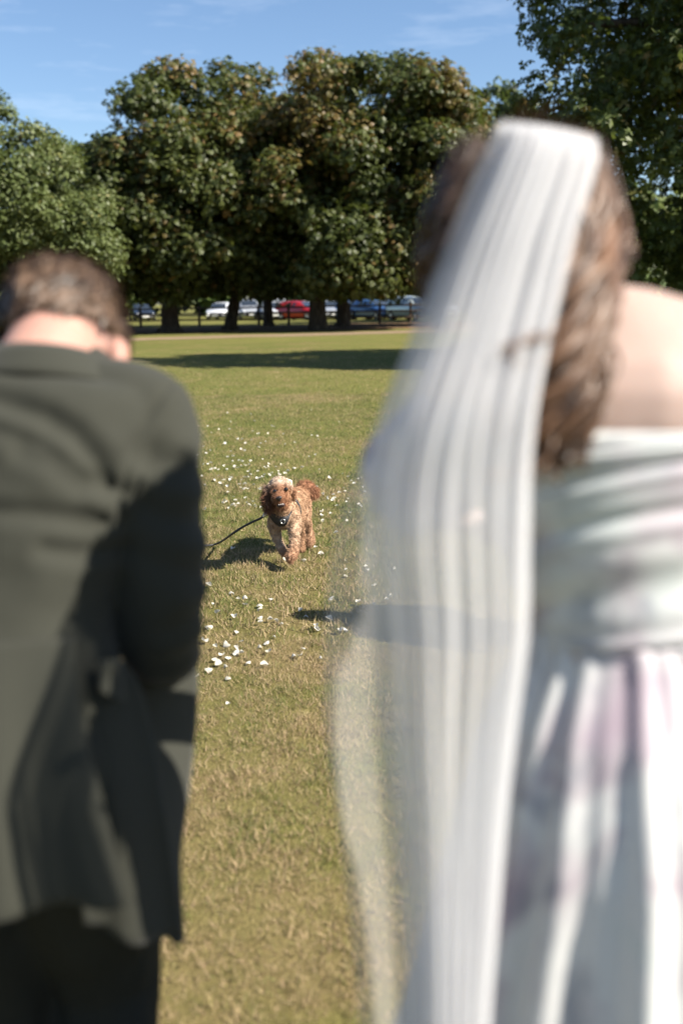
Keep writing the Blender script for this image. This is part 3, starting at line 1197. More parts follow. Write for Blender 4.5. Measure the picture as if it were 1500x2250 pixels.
def gmask(P, N):
    q = P - gh_c
    u_, f_, s_ = q @ gh_u, q @ gh_f, np.abs(q @ sd)
    return u_ > -.018 + .09 * np.clip(f_ / .1, 0, 1) + .02 * np.clip((s_ - .045) / .03, 0, 1)


strands(cap, 11000, .027, .0020, gdown, M_hair_g, groom, 'hair_strands', lambda P, n: np.clip(.48 + .55 * vnoise(P, 42, 8) + .25 * rng.normal(size=n), 0, 1)[:, None] * np.ones(3), 3, gmask, .22, .13)

# shirt collar: a standing band with a gap at the throat
def band(name, centre, ax, r0, r1, h, mt, root, n=40, gap=.5, thick=.003, flare=0.0, start=None):
    """part of a ring round axis ax: h tall, opening to the front"""
    ax = unit(ax)
    f = unit(np.array([0, 1., 0]) - ax * ax[1])
    s_ = np.cross(f, ax)
    G = []
    for i in range(5):
        row = []
        for j in range(n + 1):
            th = gap + (2 * math.pi - 2 * gap) * j / n
            rr = r0 + (r1 - r0) * i / 4
            row.append(np.asarray(centre) + ax * (h * i / 4 - flare * h * .5 * (1 + math.cos(th))) + (f * math.cos(th) * rr[1] + s_ * math.sin(th) * rr[0]))
        G.append(row)
    return link(name, grid_mesh(name, np.array(G), False, thick), mt, root)


nax = unit([.02, .35, .92])
band('shirt_collar', (-.404, 1.327, 1.362), nax, np.array([.080, .074]), np.array([.072, .068]), .034, M_shirt, groom)

# jacket: body and sleeves in one cloth
S = Shape()
jr = [(-.47, 1.17, .80, .205, .15), (-.47, 1.175, .90, .195, .148), (-.462, 1.20, 1.0, .165, .128), (-.455, 1.225, 1.075, .146, .118), (-.44, 1.26, 1.16, .155, .122), (-.425, 1.295, 1.25, .18, .128),
      (-.415, 1.32, 1.32, .19, .118), (-.41, 1.335, 1.365, .165, .092), (-.406, 1.338, 1.395, .105, .075), (-.405, 1.335, 1.41, .076, .066)]
torso(S, resample(jr, 30), 36, 2.3)
for s in (1, -1):
    a, b, c = map(np.array, gs[s])
    limb_loft(S, [a + [-.075 * s, 0, .01], a + [.004 * s, 0, -.018], (a + b) / 2 + [.008 * s, -.005, .02], b + [0.004 * s, -.005, 0], (b + c) / 2, c - (c - b) * .08], [.064, .069, .064, .058, .054, .047], 20, 5)
jm = S.bake('jacket', .0072, 5)
A = lambda pts, Yv: [at(x, y, Yv) for x, y in pts]
crease(jm, [A([(-60, 880), (0, 898), (80, 922), (150, 965), (205, 1025), (238, 1085)], 1.2)], .012, .010, ridge=.2)
crease(jm, [A([(-60, 945), (0, 962), (75, 985), (150, 1035), (225, 1105)], 1.19), A([(-40, 1135), (60, 1142), (140, 1160), (235, 1188)], 1.17), A([(90, 1225), (160, 1245), (230, 1250)], 1.16),
             A([(20, 1010), (90, 1040), (160, 1090)], 1.17)], .011, .006, ridge=.2)
crease(jm, [A([(350, 865), (318, 920), (292, 985), (276, 1050), (266, 1130)], 1.25)], .005, .006, ridge=.35)
crease(jm, [A([(300, 1010), (360, 1040), (420, 1050)], 1.24), A([(290, 1120), (340, 1160), (420, 1180)], 1.22), A([(290, 1230), (360, 1260), (430, 1300)], 1.22), A([(280, 1400), (350, 1420), (430, 1400)], 1.21),
             A([(280, 1460), (350, 1500), (430, 1480)], 1.21)], .016, .0035)
V, N = verts_normals(jm)
V += N * (.003 * vnoise(V, 22, 5) + .0035 * vnoise(V, 9, 6))[:, None]
put_verts(jm, V)
link('jacket', jm, M_suit, groom)
band('jacket_collar', (-.404, 1.328, 1.350), nax, np.array([.118, .098]), np.array([.082, .076]), .048, M_suit, groom, gap=.75, thick=.006)


# jacket skirt: back panel that swings out over the hips, side panels beside the vents
def cloth_panel(name, rows, mt, root, cols=24, thick=.004, wave=.006, nw=2.2, seed=0, bulge=0.):
    """rows: (left point, right point); bulges towards the photographer's side"""
    m = len(rows) * 4
    L_, _ = smooth_path(np.array([r_[0] for r_ in rows]), np.zeros(len(rows)), 6)
    R_, _ = smooth_path(np.array([r_[1] for r_ in rows]), np.zeros(len(rows)), 6)
    G = []
    for i in range(len(L_)):
        v = i / (len(L_) - 1)
        row = []
        for j in range(cols + 1):
            u = j / cols
            p = L_[i] * (1 - u) + R_[i] * u
            p = p + np.array([0, -1, 0]) * (bulge * math.sin(math.pi * u) + wave * v * math.sin(6.283 * nw * u + seed + .8 * v))
            row.append(p)
        G.append(row)
    return link(name, grid_mesh(name, np.array(G), False, thick), mt, root)


cloth_panel('jacket_back_panel', [(at(-420, 1430, 1.13), at(150, 1430, 1.115)), (at(-440, 1600, 1.08), at(165, 1600, 1.065)), (at(-470, 1800, 1.03), at(215, 1800, 1.02)), (at(-500, 2005, 1.0), at(268, 2000, .985)), (at(-505, 2040, 1.0), at(282, 2034, .985))],
            M_suit, groom, 40, .004, .016, 3.2, .6, .03)
cloth_panel('jacket_side_panel', [(at(60, 1440, 1.15), at(205, 1430, 1.19)), (at(85, 1500, 1.12), at(262, 1490, 1.19)), (at(90, 1560, 1.11), at(300, 1550, 1.19)), (at(120, 1700, 1.08), at(330, 1680, 1.18)), (at(150, 1880, 1.06), at(360, 1860, 1.16)), (at(170, 2085, 1.05), at(396, 2115, 1.16))],
            M_suit, groom, 24, .004, .009, 1.6, 2.0, .02)
cloth_panel('jacket_front_panel', [(at(262, 1470, 1.30), at(425, 1400, 1.42)), (at(265, 1600, 1.26), at(428, 1580, 1.42)), (at(320, 1800, 1.22), at(408, 1780, 1.36)), (at(340, 1950, 1.19), at(390, 1930, 1.28)), (at(340, 2100, 1.175), at(398, 2117, 1.22))],
            M_suit, groom, 16, .004, .006, 1.2, 1.0, .01)
cloth_panel('jacket_side_panel', [((-.60, 1.15, 1.05), (-.56, 1.08, 1.05)), ((-.66, 1.2, .9), (-.6, 1.05, .9)), ((-.70, 1.2, .75), (-.63, 1.02, .75)), ((-.71, 1.2, .68), (-.64, 1.02, .68))], M_suit, groom, 14, .004, .006, 1.2, 1.0, .01)
cloth_panel('pocket_flap', [(at(203, 1480, 1.125), at(252, 1476, 1.155)), (at(203, 1530, 1.115), at(260, 1540, 1.15)), (at(206, 1553, 1.11), at(264, 1574, 1.145))], M_suit, groom, 8, .004, .001, 1, 0, .006)
# trousers
S = Shape()
torso(S, [(-.468, 1.18, .78, .185, .135), (-.468, 1.18, .88, .185, .14), (-.465, 1.19, .98, .165, .125), (-.458, 1.215, 1.05, .14, .11)], 28, 2.3)
for s in (1, -1):
    a, b, c = map(np.array, gl[s])
    limb_loft(S, [a + [0, 0, .02], (a + b) / 2, b, (b + c) / 2 + [0, -.02, .03], c + [0, 0, .03]], [.112, .1, .08, .078, .072], 18, 5)
tm = S.bake('trousers', .011, 5)
V, N = verts_normals(tm)
V += N * (.006 * vnoise(V * [1, 1, .5], 16, 5) + .003 * vnoise(V, 34, 6))[:, None]
put_verts(tm, V)
link('trousers', tm, M_suit_dark, groom)
for s in (1, -1):
    c = np.array(gl[s][2])
    S = Shape()
    S.tube([c + [0, -.045, -.045], c + [0, .06, -.048], c + [0, .13, -.055], c + [0, .19, -.062]], [.042, .044, .042, .026], 12, 3)
    S.box(c + np.array([0, .065, -.083]), (.042, .125, .007))
    link('shoe', S.bake('shoe', .006, 2), M_shoe, groom)

groom.location.x -= .004
groom.location.y += .05

# --- bride, leaning towards him
bride = thing('person', 'woman in a pale floral off-shoulder dress and long white veil, chestnut hair, seen from behind', 'person', (.34, 1.02, 0))
bh_c, bh_f, bh_u = np.array([.204, 1.165, 1.550]), unit([-.28, .86, -.40]), unit([-.05, .40, .91])
S = Shape()
bsd, bh_f, bh_u = head(S, bh_c, bh_f, bh_u, .98)
S.tube([(.272, 1.09, 1.40), (.25, 1.11, 1.45), bh_c - bh_f * .03 - bh_u * .05], [.055, .046, .045], 16, 4)
torso(S, resample([(.345, 1.02, .86, .165, .12), (.34, 1.02, .98, .16, .115), (.328, 1.03, 1.08, .125, .092), (.322, 1.04, 1.14, .112, .085), (.308, 1.055, 1.23, .13, .095), (.300, 1.06, 1.31, .152, .104), (.292, 1.06, 1.37, .165, .092), (.286, 1.065, 1.41, .14, .074), (.28, 1.07, 1.445, .075, .056)], 20), 30)
bs = {1: [(.448, 1.045, 1.385), (.53, 1.13, 1.20), (.40, 1.33, 1.13)], -1: [(.135, 1.065, 1.385), (.085, 1.24, 1.23), (.17, 1.40, 1.16)]}
S.tube([(.25, 1.07, 1.437), (.31, 1.06, 1.425), (.38, 1.05, 1.404), (.45, 1.045, 1.38)], [.050, .054, .054, .052], 14, 4)
S.ell((.315, 1.06, 1.345), (.20, .106, .105))
S.tube([(.26, 1.07, 1.445), (.20, 1.065, 1.415), (.14, 1.065, 1.385)], [.048, .042, .044], 14, 4)
for s in (1, -1):
    a, b, c = map(np.array, bs[s])
    limb_loft(S, [a, (a + b) / 2, b, (b + c) / 2, c], [.047, .041, .034, .032, .023])
    hand(S, c, c - b + np.array([-.05 * s, 0, 0]), (0, -.3, -.95), s)
for s in (1, -1):
    x = .345 + .08 * s
    limb_loft(S, [(x, 1.02, .86), (x, 1.03, .66), (x, 1.04, .48), (x, 1.02, .3), (x, 1.01, .10)], [.085, .075, .052, .05, .032])
    S.tube([(x, .985, .06), (x, 1.07, .045), (x, 1.14, .03)], [.03, .033, .022], 10, 3)
link('body', S.bake('body', .0070, 3), M_skin2, bride)
eyes(bh_c, bh_f, bh_u, bride, .98)
for s in (1, -1):
    x = .345 + .08 * s
    S = Shape()
    S.tube([(x, .975, .052), (x, 1.06, .04), (x, 1.13, .028), (x, 1.17, .022)], [.034, .037, .033, .016], 12, 3)
    S.tube([(x, .965, .04), (x, .965, .004)], [.014, .010], 8, 1)
    link('shoe', S.bake('shoe', .005, 2), M_shirt, bride)

# bodice with draped folds
br = resample([(.332, 1.035, 1.10, .126, .096), (.326, 1.042, 1.14, .122, .096), (.313, 1.055, 1.22, .140, .108), (.304, 1.06, 1.28, .156, .112), (.300, 1.062, 1.318, .166, .115), (.299, 1.062, 1.334, .163, .111), (.299, 1.062, 1.342, .150, .099)], 60)
G = loft_grid(br, 120, 2.2)
m_, n_ = G.shape[:2]
cen = np.array([b_[:3] for b_ in br])[:, None, :]
dr = G - cen
dr /= np.linalg.norm(dr, axis=2, keepdims=True)
tt = np.linspace(0, 1, m_)[:, None]
aa = np.linspace(0, 2 * math.pi, n_, endpoint=False)[None]
ph = tt * 34 + 2.6 * np.sin(aa + .6) + 1.3 * np.sin(2 * aa + 1) + 2.4 * vnoise(G.reshape(-1, 3), 9, 4).reshape(m_, n_)
G = G + dr * ((.0032 * np.sin(ph) + .0022 * np.sin(ph * 2.1 + 1)) * (1 - .5 * tt))[..., None]
link('bodice', grid_mesh('bodice', G, True, .003), M_dress, bride)
for s in (1, -1):
    S = Shape()
    if s == 1:
        c0, c1 = np.array([.475, 1.05, 1.315]), np.array([.50, 1.09, 1.25])
    else:
        c0, c1 = np.array([.118, 1.075, 1.325]), np.array([.092, 1.12, 1.27])
    S.tube([c0 + (c0 - c1) * .35, c0, c1, c1 + (c1 - c0) * .5], [.046, .064, .068, .042], 20, 5)
    S.tube([c0 + [-.09 * s, -.035, .005], c0 + [-.04 * s, -.03, .005], c0], [.032, .045, .05], 14, 4)
    sm_ = S.bake('sleeve', .006, 5)
    V, N = verts_normals(sm_)
    V += N * (.010 * vnoise(V * [1, 1, .55], 26, 6) + .005 * vnoise(V, 60, 7))[:, None]
    put_verts(sm_, V)
    link('sleeve', sm_, M_dress, bride)

# pleated skirt
rows, n_ = 60, 220
G = np.empty((rows, n_, 3))
zs = np.concatenate([np.linspace(1.125, .9, 22), np.linspace(.89, .012, 38)])
rgp = np.random.default_rng(21)
aa = np.linspace(0, 2 * math.pi, n_, endpoint=False)
ph = 17 * aa + 1.4 * np.sin(3 * aa + 1) + .9 * np.sin(5 * aa)
ph2 = 29 * aa + 1.7 * np.sin(2 * aa + 2)
for i, z in enumerate(zs):
    t = (1.125 - z) / 1.113
    w = np.interp(z, [0, .45, .69, .85, .95, 1.03, 1.09, 1.125], [.46, .33, .265, .225, .198, .172, .138, .124])
    d = np.interp(z, [0, .45, .69, .85, .95, 1.03, 1.09, 1.125], [.42, .28, .205, .178, .16, .138, .108, .095])
    amp = .004 + .015 * min(1, t * 1.9)
    off = amp * (np.sin(ph + .5 * t) * .6 + .4 * np.sin(ph2 - .8 * t))
    cx = np.interp(z, [0, .9, 1.125], [.37, .345, .33])
    cy = np.interp(z, [0, .9, 1.125], [1.03, 1.02, 1.04])
    G[i, :, 0] = cx + np.cos(aa) * (w + off)
    G[i, :, 1] = cy + np.sin(aa) * (d + off)
    G[i, :, 2] = z + (.004 * np.sin(9 * aa) if i == rows - 1 else 0)
link('skirt', grid_mesh('skirt', G, True, .002), M_dress, bride)

# hair: a cap on the skull and long waves gathered down the back
S = Shape()
hb = bh_c + bh_u * .012 - bh_f * .014
S.ell(hb - bh_u * .006, (.079, .100, .088), [bsd, bh_f, bh_u])
S.ell(hb - bh_u * .05 - bh_f * .022, (.077, .083, .090), [bsd, bh_f, bh_u])
cap = S.bake('hair', .006, 4)
V, N = verts_normals(cap)
loc = V - bh_c
f_, u_ = loc @ bh_f, loc @ bh_u
face = (f_ > .035) & (u_ < .06)
V[face] -= N[face] * .04
V += N * (.004 * vnoise(V * [1, 1, .35], 60, 3))[:, None]
put_verts(cap, V)
set_col(cap, np.clip(.25 + .3 * vnoise(V * [1, 1, .3], 70, 8), 0, 1)[:, None] * np.ones(3))
link('hair', cap, M_hair_b, bride)


def bdown(P):
    d = P - (bh_c + bh_u * .09)
    d = d - (d @ bh_u)[:, None] * bh_u
    return d / (np.linalg.norm(d, axis=1, keepdims=True) + 1e-9) * .6 - bh_u


strands(cap, 9000, .06, .0016, bdown, M_hair_b, bride, 'hair_strands', lambda P, n: np.clip(.3 + .3 * vnoise(P * [1, 1, .4], 60, 8) + .2 * rng.normal(size=n), 0, 1)[:, None] * np.ones(3), 4,
        lambda P, N: ((P - bh_c) @ bh_f < .035) | ((P - bh_c) @ bh_u > .06), .12, .08)


def locks(name, paths, count, spread, r0, wave, root, seed, tone):
    rg = np.random.default_rng(seed)
    S_ = Shape()
    cols = []
    for q in range(count):
        pth = paths[rg.integers(len(paths))]
        pth = np.array(pth, float)
        o1, o2 = rg.normal(size=3) * spread, rg.normal(size=3) * spread
        n = 26
        P_, _ = smooth_path(pth, np.zeros(len(pth)), 8)
        idx = np.linspace(0, (len(P_) - 1) * (.72 + .28 * rg.random()), n)
        Q = np.stack([np.interp(idx, np.arange(len(P_)), P_[:, i]) for i in range(3)], 1)
        t = np.linspace(0, 1, n)[:, None]
        Q += o1 * (1 - t) + o2 * t
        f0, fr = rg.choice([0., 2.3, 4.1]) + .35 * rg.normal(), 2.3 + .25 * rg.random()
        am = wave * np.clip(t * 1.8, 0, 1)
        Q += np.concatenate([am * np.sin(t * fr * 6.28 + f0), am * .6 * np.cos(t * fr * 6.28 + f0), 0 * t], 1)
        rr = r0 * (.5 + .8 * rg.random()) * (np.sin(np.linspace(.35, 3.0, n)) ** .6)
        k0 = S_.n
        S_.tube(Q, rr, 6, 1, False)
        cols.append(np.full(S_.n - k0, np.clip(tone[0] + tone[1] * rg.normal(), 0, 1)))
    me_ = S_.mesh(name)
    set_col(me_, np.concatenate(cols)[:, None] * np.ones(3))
    return link(name, me_, M_hair_b, root)


right = [[at(1280, 330, 1.10), at(1305, 430, 1.07), at(1305, 540, 1.03), at(1285, 650, .975), at(1262, 800, .945), at(1240, 920, .935), at(1205, 1045, .93)],
         [at(1300, 360, 1.12), at(1328, 470, 1.11), at(1322, 580, 1.05), at(1290, 680, .98), at(1285, 800, .95), at(1268, 900, .94), at(1225, 1000, .935)],
         [at(1250, 400, 1.04), at(1270, 520, 1.02), at(1262, 640, .98), at(1230, 780, .945), at(1200, 900, .935), at(1178, 1040, .93)]]
locks('hair_locks', right, 300, .0085, .0036, .017, bride, 3, (.42, .27))
locks('hair_locks', [[at(1315, 410, 1.16), at(1342, 480, 1.16), at(1352, 545, 1.15), at(1348, 600, 1.14)], [at(1308, 400, 1.12), at(1325, 480, 1.11), at(1330, 560, 1.10), at(1315, 620, 1.06)]], 80, .007, .0032, .009, bride, 4, (.38, .25))
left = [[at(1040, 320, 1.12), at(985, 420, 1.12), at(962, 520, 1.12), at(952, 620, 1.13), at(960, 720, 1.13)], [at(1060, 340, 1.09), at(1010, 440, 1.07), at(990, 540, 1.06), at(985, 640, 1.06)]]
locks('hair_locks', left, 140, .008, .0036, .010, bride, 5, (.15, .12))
locks('hair_locks', [[at(1215, 730, .91), at(1150, 745, .905), at(1112, 775, .90), at(1130, 800, .90), at(1185, 805, .905)]], 5, .003, .0022, .002, bride, 6, (.5, .2))
locks('hair_locks', [[at(1190, 1000, .92), at(1140, 1035, .915), at(1080, 1042, .91), at(1045, 1035, .91)]], 4, .004, .0024, .003, bride, 7, (.6, .2))

# veil: gathered tulle from the crown down to the ground, its outer edge carried forward past her arm
VROW = [(262, 1094, 1310, 1.065, 1.065), (300, 1080, 1312, 1.035, 1.05), (360, 1052, 1300, 1.015, 1.05), (480, 1003, 1266, .985, 1.06), (600, 955, 1240, .96, 1.06), (750, 898, 1206, .925, 1.06), (900, 838, 1178, .895, 1.08), (1050, 772, 1165, .885, 1.06),
        (1200, 729, 1163, .875, 1.08), (1400, 713, 1160, .865, 1.09), (1600, 713, 1135, .855, 1.09), (1800, 741, 1112, .84, 1.08), (2000, 765, 1095, .82, 1.07), (2250, 787, 1075, .79, 1.05), (2650, 800, 1060, .74, 1.02), (3300, 820, 1060, .66, 1.0)]


def veil_layer(name, rows, u0, u1, folds, amp, mtl, seed, dy=0., nrow=80, ncol=320, zcut=.03, ramp=(.10, .28)):
    rg = np.random.default_rng(seed)
    R_ = np.array(resample(rows, nrow))
    u = np.linspace(0, 1, ncol)
    fz = np.cumsum(.3 + 1.6 * rg.random(folds) ** 1.5)
    fa_ = .5 + 1.1 * rg.random(folds + 1)
    fz /= fz[-1]
    phase = np.interp(u, np.concatenate([[0], fz]), np.arange(folds + 1)) * 2 * math.pi
    G = []
    for i, (py, xl, xr, yc, yl) in enumerate(R_):
        t = i / (nrow - 1)
        a = amp * 1.1 * (1 + .25 * math.sin(5 * t + seed))
        wgt = np.clip((u - np.interp(py, [850, 1250], [-.1, ramp[0]])) / np.interp(py, [850, 1250], [.1, ramp[1]]), 0, 1) ** 1.2
        ph_ = phase + .9 * math.sin(2.2 * t + seed) + .9 * np.sin(5 * t + 8 * u + seed) + .5 * np.sin(11 * t - 13 * u)
        uu = u + a * wgt * np.interp(phase / 6.2832, np.arange(folds + 1), fa_) * np.sin(ph_)
        uu = u0 + (u1 - u0) * uu
        px = xl + (xr - xl) * uu
        k = np.clip(1 - uu / .42, 0, 1) ** 1.5
        Yv = yc + (yl - yc) * k + dy + .0045 * (.35 + .65 * min(1, t * 3)) * np.cos(ph_ * 1.0) * (.25 + .75 * wgt)
        top = np.clip((560 - py) / 300, 0, 1)
        pyu = py + top * (36 * uu + 12 * np.abs(2 * uu - 1) ** 3)
        d = FW[None] + RT[None] * ((px - 750) / F_PX)[:, None] + UP[None] * ((1125 - pyu) / F_PX)[:, None]
        P_ = d * (Yv / d[:, 1])[:, None]
        P_[:, 2] += CAM_H
        P_[:, 2] = np.maximum(P_[:, 2], zcut + .01 * np.sin(ph_))
        G.append(P_)
    return link(name, grid_mesh(name, np.array(G), False), mtl, bride)


veil_layer('veil', VROW, 0, 1, 6, .020, M_tulle, 2)
V2 = [(r_[0], r_[1] + (r_[2] - r_[1]) * np.interp(r_[0], [262, 900, 1100, 1500, 2250, 3300], [.0, .02, .11, .27, .36, .40]), r_[2] + 0, r_[3] - .012, r_[3] + .03) for r_ in VROW]
veil_layer('veil', V2, 0, 1, 5, .026, M_tulle2, 5, 0, ramp=(-.02, .12))
veil_layer('veil', V2, .12, 1, 7, .007, M_tulle2, 9, -.010, ramp=(-.02, .12))
# folded edge of the veil on the comb
cloth_panel('veil_comb', [(at(1116, 266, 1.12), at(1300, 298, 1.105)), (at(1104, 266, 1.09), at(1308, 300, 1.075)), (at(1094, 274, 1.06), at(1313, 308, 1.05)), (at(1088, 288, 1.045), at(1312, 322, 1.035))], tulle('tulle_folded', .4), bride, 60, 0, .005, 7, 0, .012)

# --- guest standing just outside the picture on the right, whose shadow lies across the lawn
guest = thing('person', 'guest in a dark suit standing on the lawn right of the dog', 'person', (1.50, 3.95, 0))
q = np.array([1.50, 3.95, 0])
hgc = q + [0, 0, 1.60]
S = Shape()
head(S, hgc, (-1, -.2, -.1), (0, 0, 1))
S.tube([q + [.02, 0, 1.38], q + [.02, 0, 1.46], hgc + [0, 0, -.06]], [.06, .055, .05], 14, 3)
rg_ = [(0, 0, .84, .12, .15), (0, 0, .96, .11, .15), (0, 0, 1.07, .1, .135), (0, 0, 1.25, .115, .165), (0, 0, 1.36, .09, .16), (.01, 0, 1.41, .06, .07)]
torso(S, [(q[0] + a, q[1] + b, c, d, e) for a, b, c, d, e in rg_])
ga = {}
for s in (1, -1):
    a = q + [0, .19 * s, 1.36]
    b = q + [.03, .25 * s, 1.08]
    c = q + [-.10, .23 * s, .86]
    ga[s] = (a, b, c)
    limb_loft(S, [a, b, c], [.05, .04, .026])
    hand(S, c, (-.2, 0, -1), (-.4, -s, 0), s)
    limb_loft(S, [q + [0, .09 * s, .84], q + [-.02, .1 * s, .46], q + [.01, .1 * s, .09]], [.08, .055, .035])
    S.tube([q + [.04, .1 * s, .05], q + [-.14, .1 * s, .035]], [.036, .026], 10, 2)
link('body', S.bake('body', .009, 3), M_skin, guest)
eyes(hgc, (-1, -.2, -.1), (0, 0, 1), guest)
S = Shape().ell(hgc + [.015, 0, .02], (.105, .084, .09)).ell(hgc + [.04, 0, -.03], (.07, .08, .07))
hm = S.bake('hair', .007, 3)
V, N = verts_normals(hm)
V += N * (.006 * vnoise(V, 45, 3))[:, None]
put_verts(hm, V)
set_col(hm, np.full((len(V), 3), .3))
link('hair', hm, M_hair_g, guest)
S = Shape()
torso(S, resample([(q[0] + a, q[1] + b, c, d, e) for a, b, c, d, e in [(0, 0, .76, .15, .19), (0, 0, .96, .14, .18), (0, 0, 1.08, .12, .16), (0, 0, 1.26, .135, .19), (0, 0, 1.37, .105, .18), (.01, 0, 1.43, .07, .08)]], 20))
for s in (1, -1):
    a, b, c = ga[s]
    limb_loft(S, [a + [0, -.03 * s, .0], a + [0, .01 * s, -.02], b, c + [0, 0, .02]], [.06, .066, .056, .045])
link('jacket', S.bake('jacket', .008, 4), M_suit_dark, guest)
S = Shape()
torso(S, [(q[0], q[1], z, d, e) for z, d, e in ((.74, .12, .16), (.9, .12, .165), (1.0, .11, .15))])
for s in (1, -1):
    limb_loft(S, [q + [0, .09 * s, .84], q + [-.02, .1 * s, .46], q + [.01, .1 * s, .07]], [.1, .08, .075])
link('trousers', S.bake('trousers', .009, 4), M_suit_dark, guest)
for s in (1, -1):
    S = Shape().tube([q + [.05, .1 * s, .045], q + [-.06, .1 * s, .045], q + [-.17, .1 * s, .035]], [.044, .045, .028], 10, 3)
    link('shoe', S.bake('shoe', .007, 2), M_shoe, guest)

# ------------------------------------------------------------------ the running dog
DY0 = 5.385


def D(zx, zy, dy):
    return at(560 + zx / 9.375, 1030 + zy / 9.375, DY0 + dy)


dog = thing('dog', 'curly apricot dog with drooping brown ears running over the lawn in a black harness', 'dog', tuple(ground_at(645, 1235)))
S = Shape()
dax_r = unit(D(640, 420, 0) - D(410, 470, 0))           # eye line, tilted
dfw = unit(np.array([.06, -.99, -.02]))
dup = unit(np.cross(dax_r, dfw)) * -1
if dup[2] < 0:
    dup = -dup
dfw = np.cross(dup, dax_r)
if dfw[1] > 0:
    dfw = -dfw
dax = [dax_r, dfw, dup]
hcn = D(508, 440, .0)
S.ell(hcn, (.064, .074, .062), dax)
S.ell(hcn + dup * .016, (.060, .066, .056), dax)
S.ell(hcn + dfw * .045 - dup * .034, (.054, .046, .046), dax)                    # cheeks
mz = hcn + dfw * .085 - dup * .022
S.ell(mz, (.041, .048, .031), dax)                                               # muzzle
S.ell(mz - dup * .022 + dfw * .006, (.034, .036, .020), dax)
S.ell(mz - dup * .048 - dfw * .012, (.035, .030, .026), dax)                     # lower jaw and beard
S.ell(hcn + dfw * .058 + dup * .008 + dax_r * .03, (.02, .016, .012), dax)
S.ell(hcn + dfw * .058 + dup * .008 - dax_r * .03, (.02, .016, .012), dax)
for s, pts in ((-1, [hcn - dax_r * .055 + dup * .03, D(250, 500, .0), D(240, 660, -.01), D(270, 800, -.02), D(300, 868, -.025)]), (1, [hcn + dax_r * .05 + dup * .03 - dfw * .02, D(775, 440, .05), D(788, 560, .06), D(770, 640, .06)])):
    pts = np.array(pts)
    w_ = [.022, .032, .038, .036, .024] if s < 0 else [.018, .022, .022, .014]
    R_ = []
    for i in range(len(pts)):
        dd = unit(pts[min(i + 1, len(pts) - 1)] - pts[max(i - 1, 0)])
        u = unit(np.cross(dd, dax_r * s))
        R_.append((pts[i], u * w_[i], np.cross(dd, u) * .013))
    S.loft(R_, 14)
chest = D(560, 1010, .14)
S.tube([hcn - dfw * .02 - dup * .03, D(525, 760, .06), D(545, 900, .11), chest], [.048, .046, .052, .060], 16, 4)
S.tube([chest, D(640, 880, .24), D(760, 740, .36), D(880, 620, .46), D(930, 560, .52)], [.066, .076, .070, .066, .052], 18, 4)
S.ell(D(580, 1040, .12), (.066, .06, .050))
S.tube([D(430, 1000, .13), D(400, 1180, .15), D(445, 1370, .17), D(510, 1560, .155), D(560, 1660, .11), D(600, 1735, .075)], [.038, .034, .025, .020, .020, .020], 14, 4)
S.tube([D(790, 980, .12), D(805, 1160, .09), D(815, 1350, .06), D(810, 1560, .03), D(780, 1740, -.01), D(715, 1880, -.045)], [.040, .036, .028, .025, .028, .020], 14, 4)
S.ell(D(745, 1810, -.035), (.030, .03, .026))
S.tube([D(960, 700, .46), D(990, 880, .44), D(1010, 1020, .40), D(1085, 1200, .50), D(1130, 1380, .50), D(1140, 1480, .48), D(1130, 1545, .455)], [.056, .048, .036, .026, .023, .026, .020], 14, 4)
S.tube([D(880, 720, .42), D(885, 900, .40), D(880, 1050, .34), D(935, 1300, .44), D(960, 1520, .44), D(965, 1640, .42), D(955, 1690, .38)], [.05, .044, .034, .024, .018, .018, .015], 14, 4)
S.tube([D(925, 480, .52), D(960, 390, .56), D(1040, 370, .585), D(1120, 420, .59), D(1165, 500, .58), D(1130, 575, .565)], [.028, .028, .034, .040, .038, .018], 14, 4)
dm = S.bake('body', .0055, 4)
V, N = verts_normals(dm)
# colour anchors of the coat
anch = [(hcn + dup * .07, (.72, .53, .37), .045), (hcn + dup * .05 - dax_r * .05, (.66, .46, .31), .035), (hcn + dup * .05 + dax_r * .05, (.70, .52, .37), .035), (hcn + dfw * .07 + dup * .0, (.42, .19, .075), .038), (mz, (.30, .115, .045), .045), (mz - dup * .05, (.36, .15, .06), .04),
        (hcn + dfw * .05 - dax_r * .05 - dup * .03, (.55, .30, .15), .03), (hcn + dfw * .04 + dax_r * .06 - dup * .03, (.50, .25, .11), .03),
        (D(415, 455, -.05), (.26, .10, .04), .032), (D(640, 420, -.05), (.30, .12, .045), .032), (D(265, 520, 0), (.17, .055, .022), .045), (D(250, 680, -.01), (.14, .042, .017), .05), (D(290, 840, -.01), (.16, .05, .02), .05), (D(785, 540, .06), (.32, .13, .05), .03),
        (chest, (.58, .36, .20), .11), (D(525, 820, .02), (.50, .27, .12), .06), (D(760, 700, .36), (.56, .32, .16), .13), (D(900, 500, .5), (.46, .22, .09), .08), (D(1000, 900, .44), (.56, .32, .17), .09), (D(1120, 1300, .5), (.56, .31, .16), .09),
        (D(440, 1400, .16), (.70, .50, .33), .09), (D(600, 1720, .07), (.50, .25, .11), .05), (D(815, 1300, .06), (.66, .42, .25), .10), (D(760, 1760, -.02), (.46, .22, .10), .07), (D(1080, 420, .58), (.33, .12, .045), .09), (D(940, 1450, .43), (.4, .2, .09), .09)]


def coat(P):
    W = np.stack([np.exp(-((np.linalg.norm(P - a[0], axis=1) / a[2]) ** 2)) + 1e-6 / (1e-3 + np.linalg.norm(P - a[0], axis=1) ** 2) for a in anch], 1)
    W = W / W.sum(1, keepdims=True)
    c_ = W @ np.array([a[1] for a in anch])
    return (c_ * .8 + c_.mean(1, keepdims=True) * .2) * .78


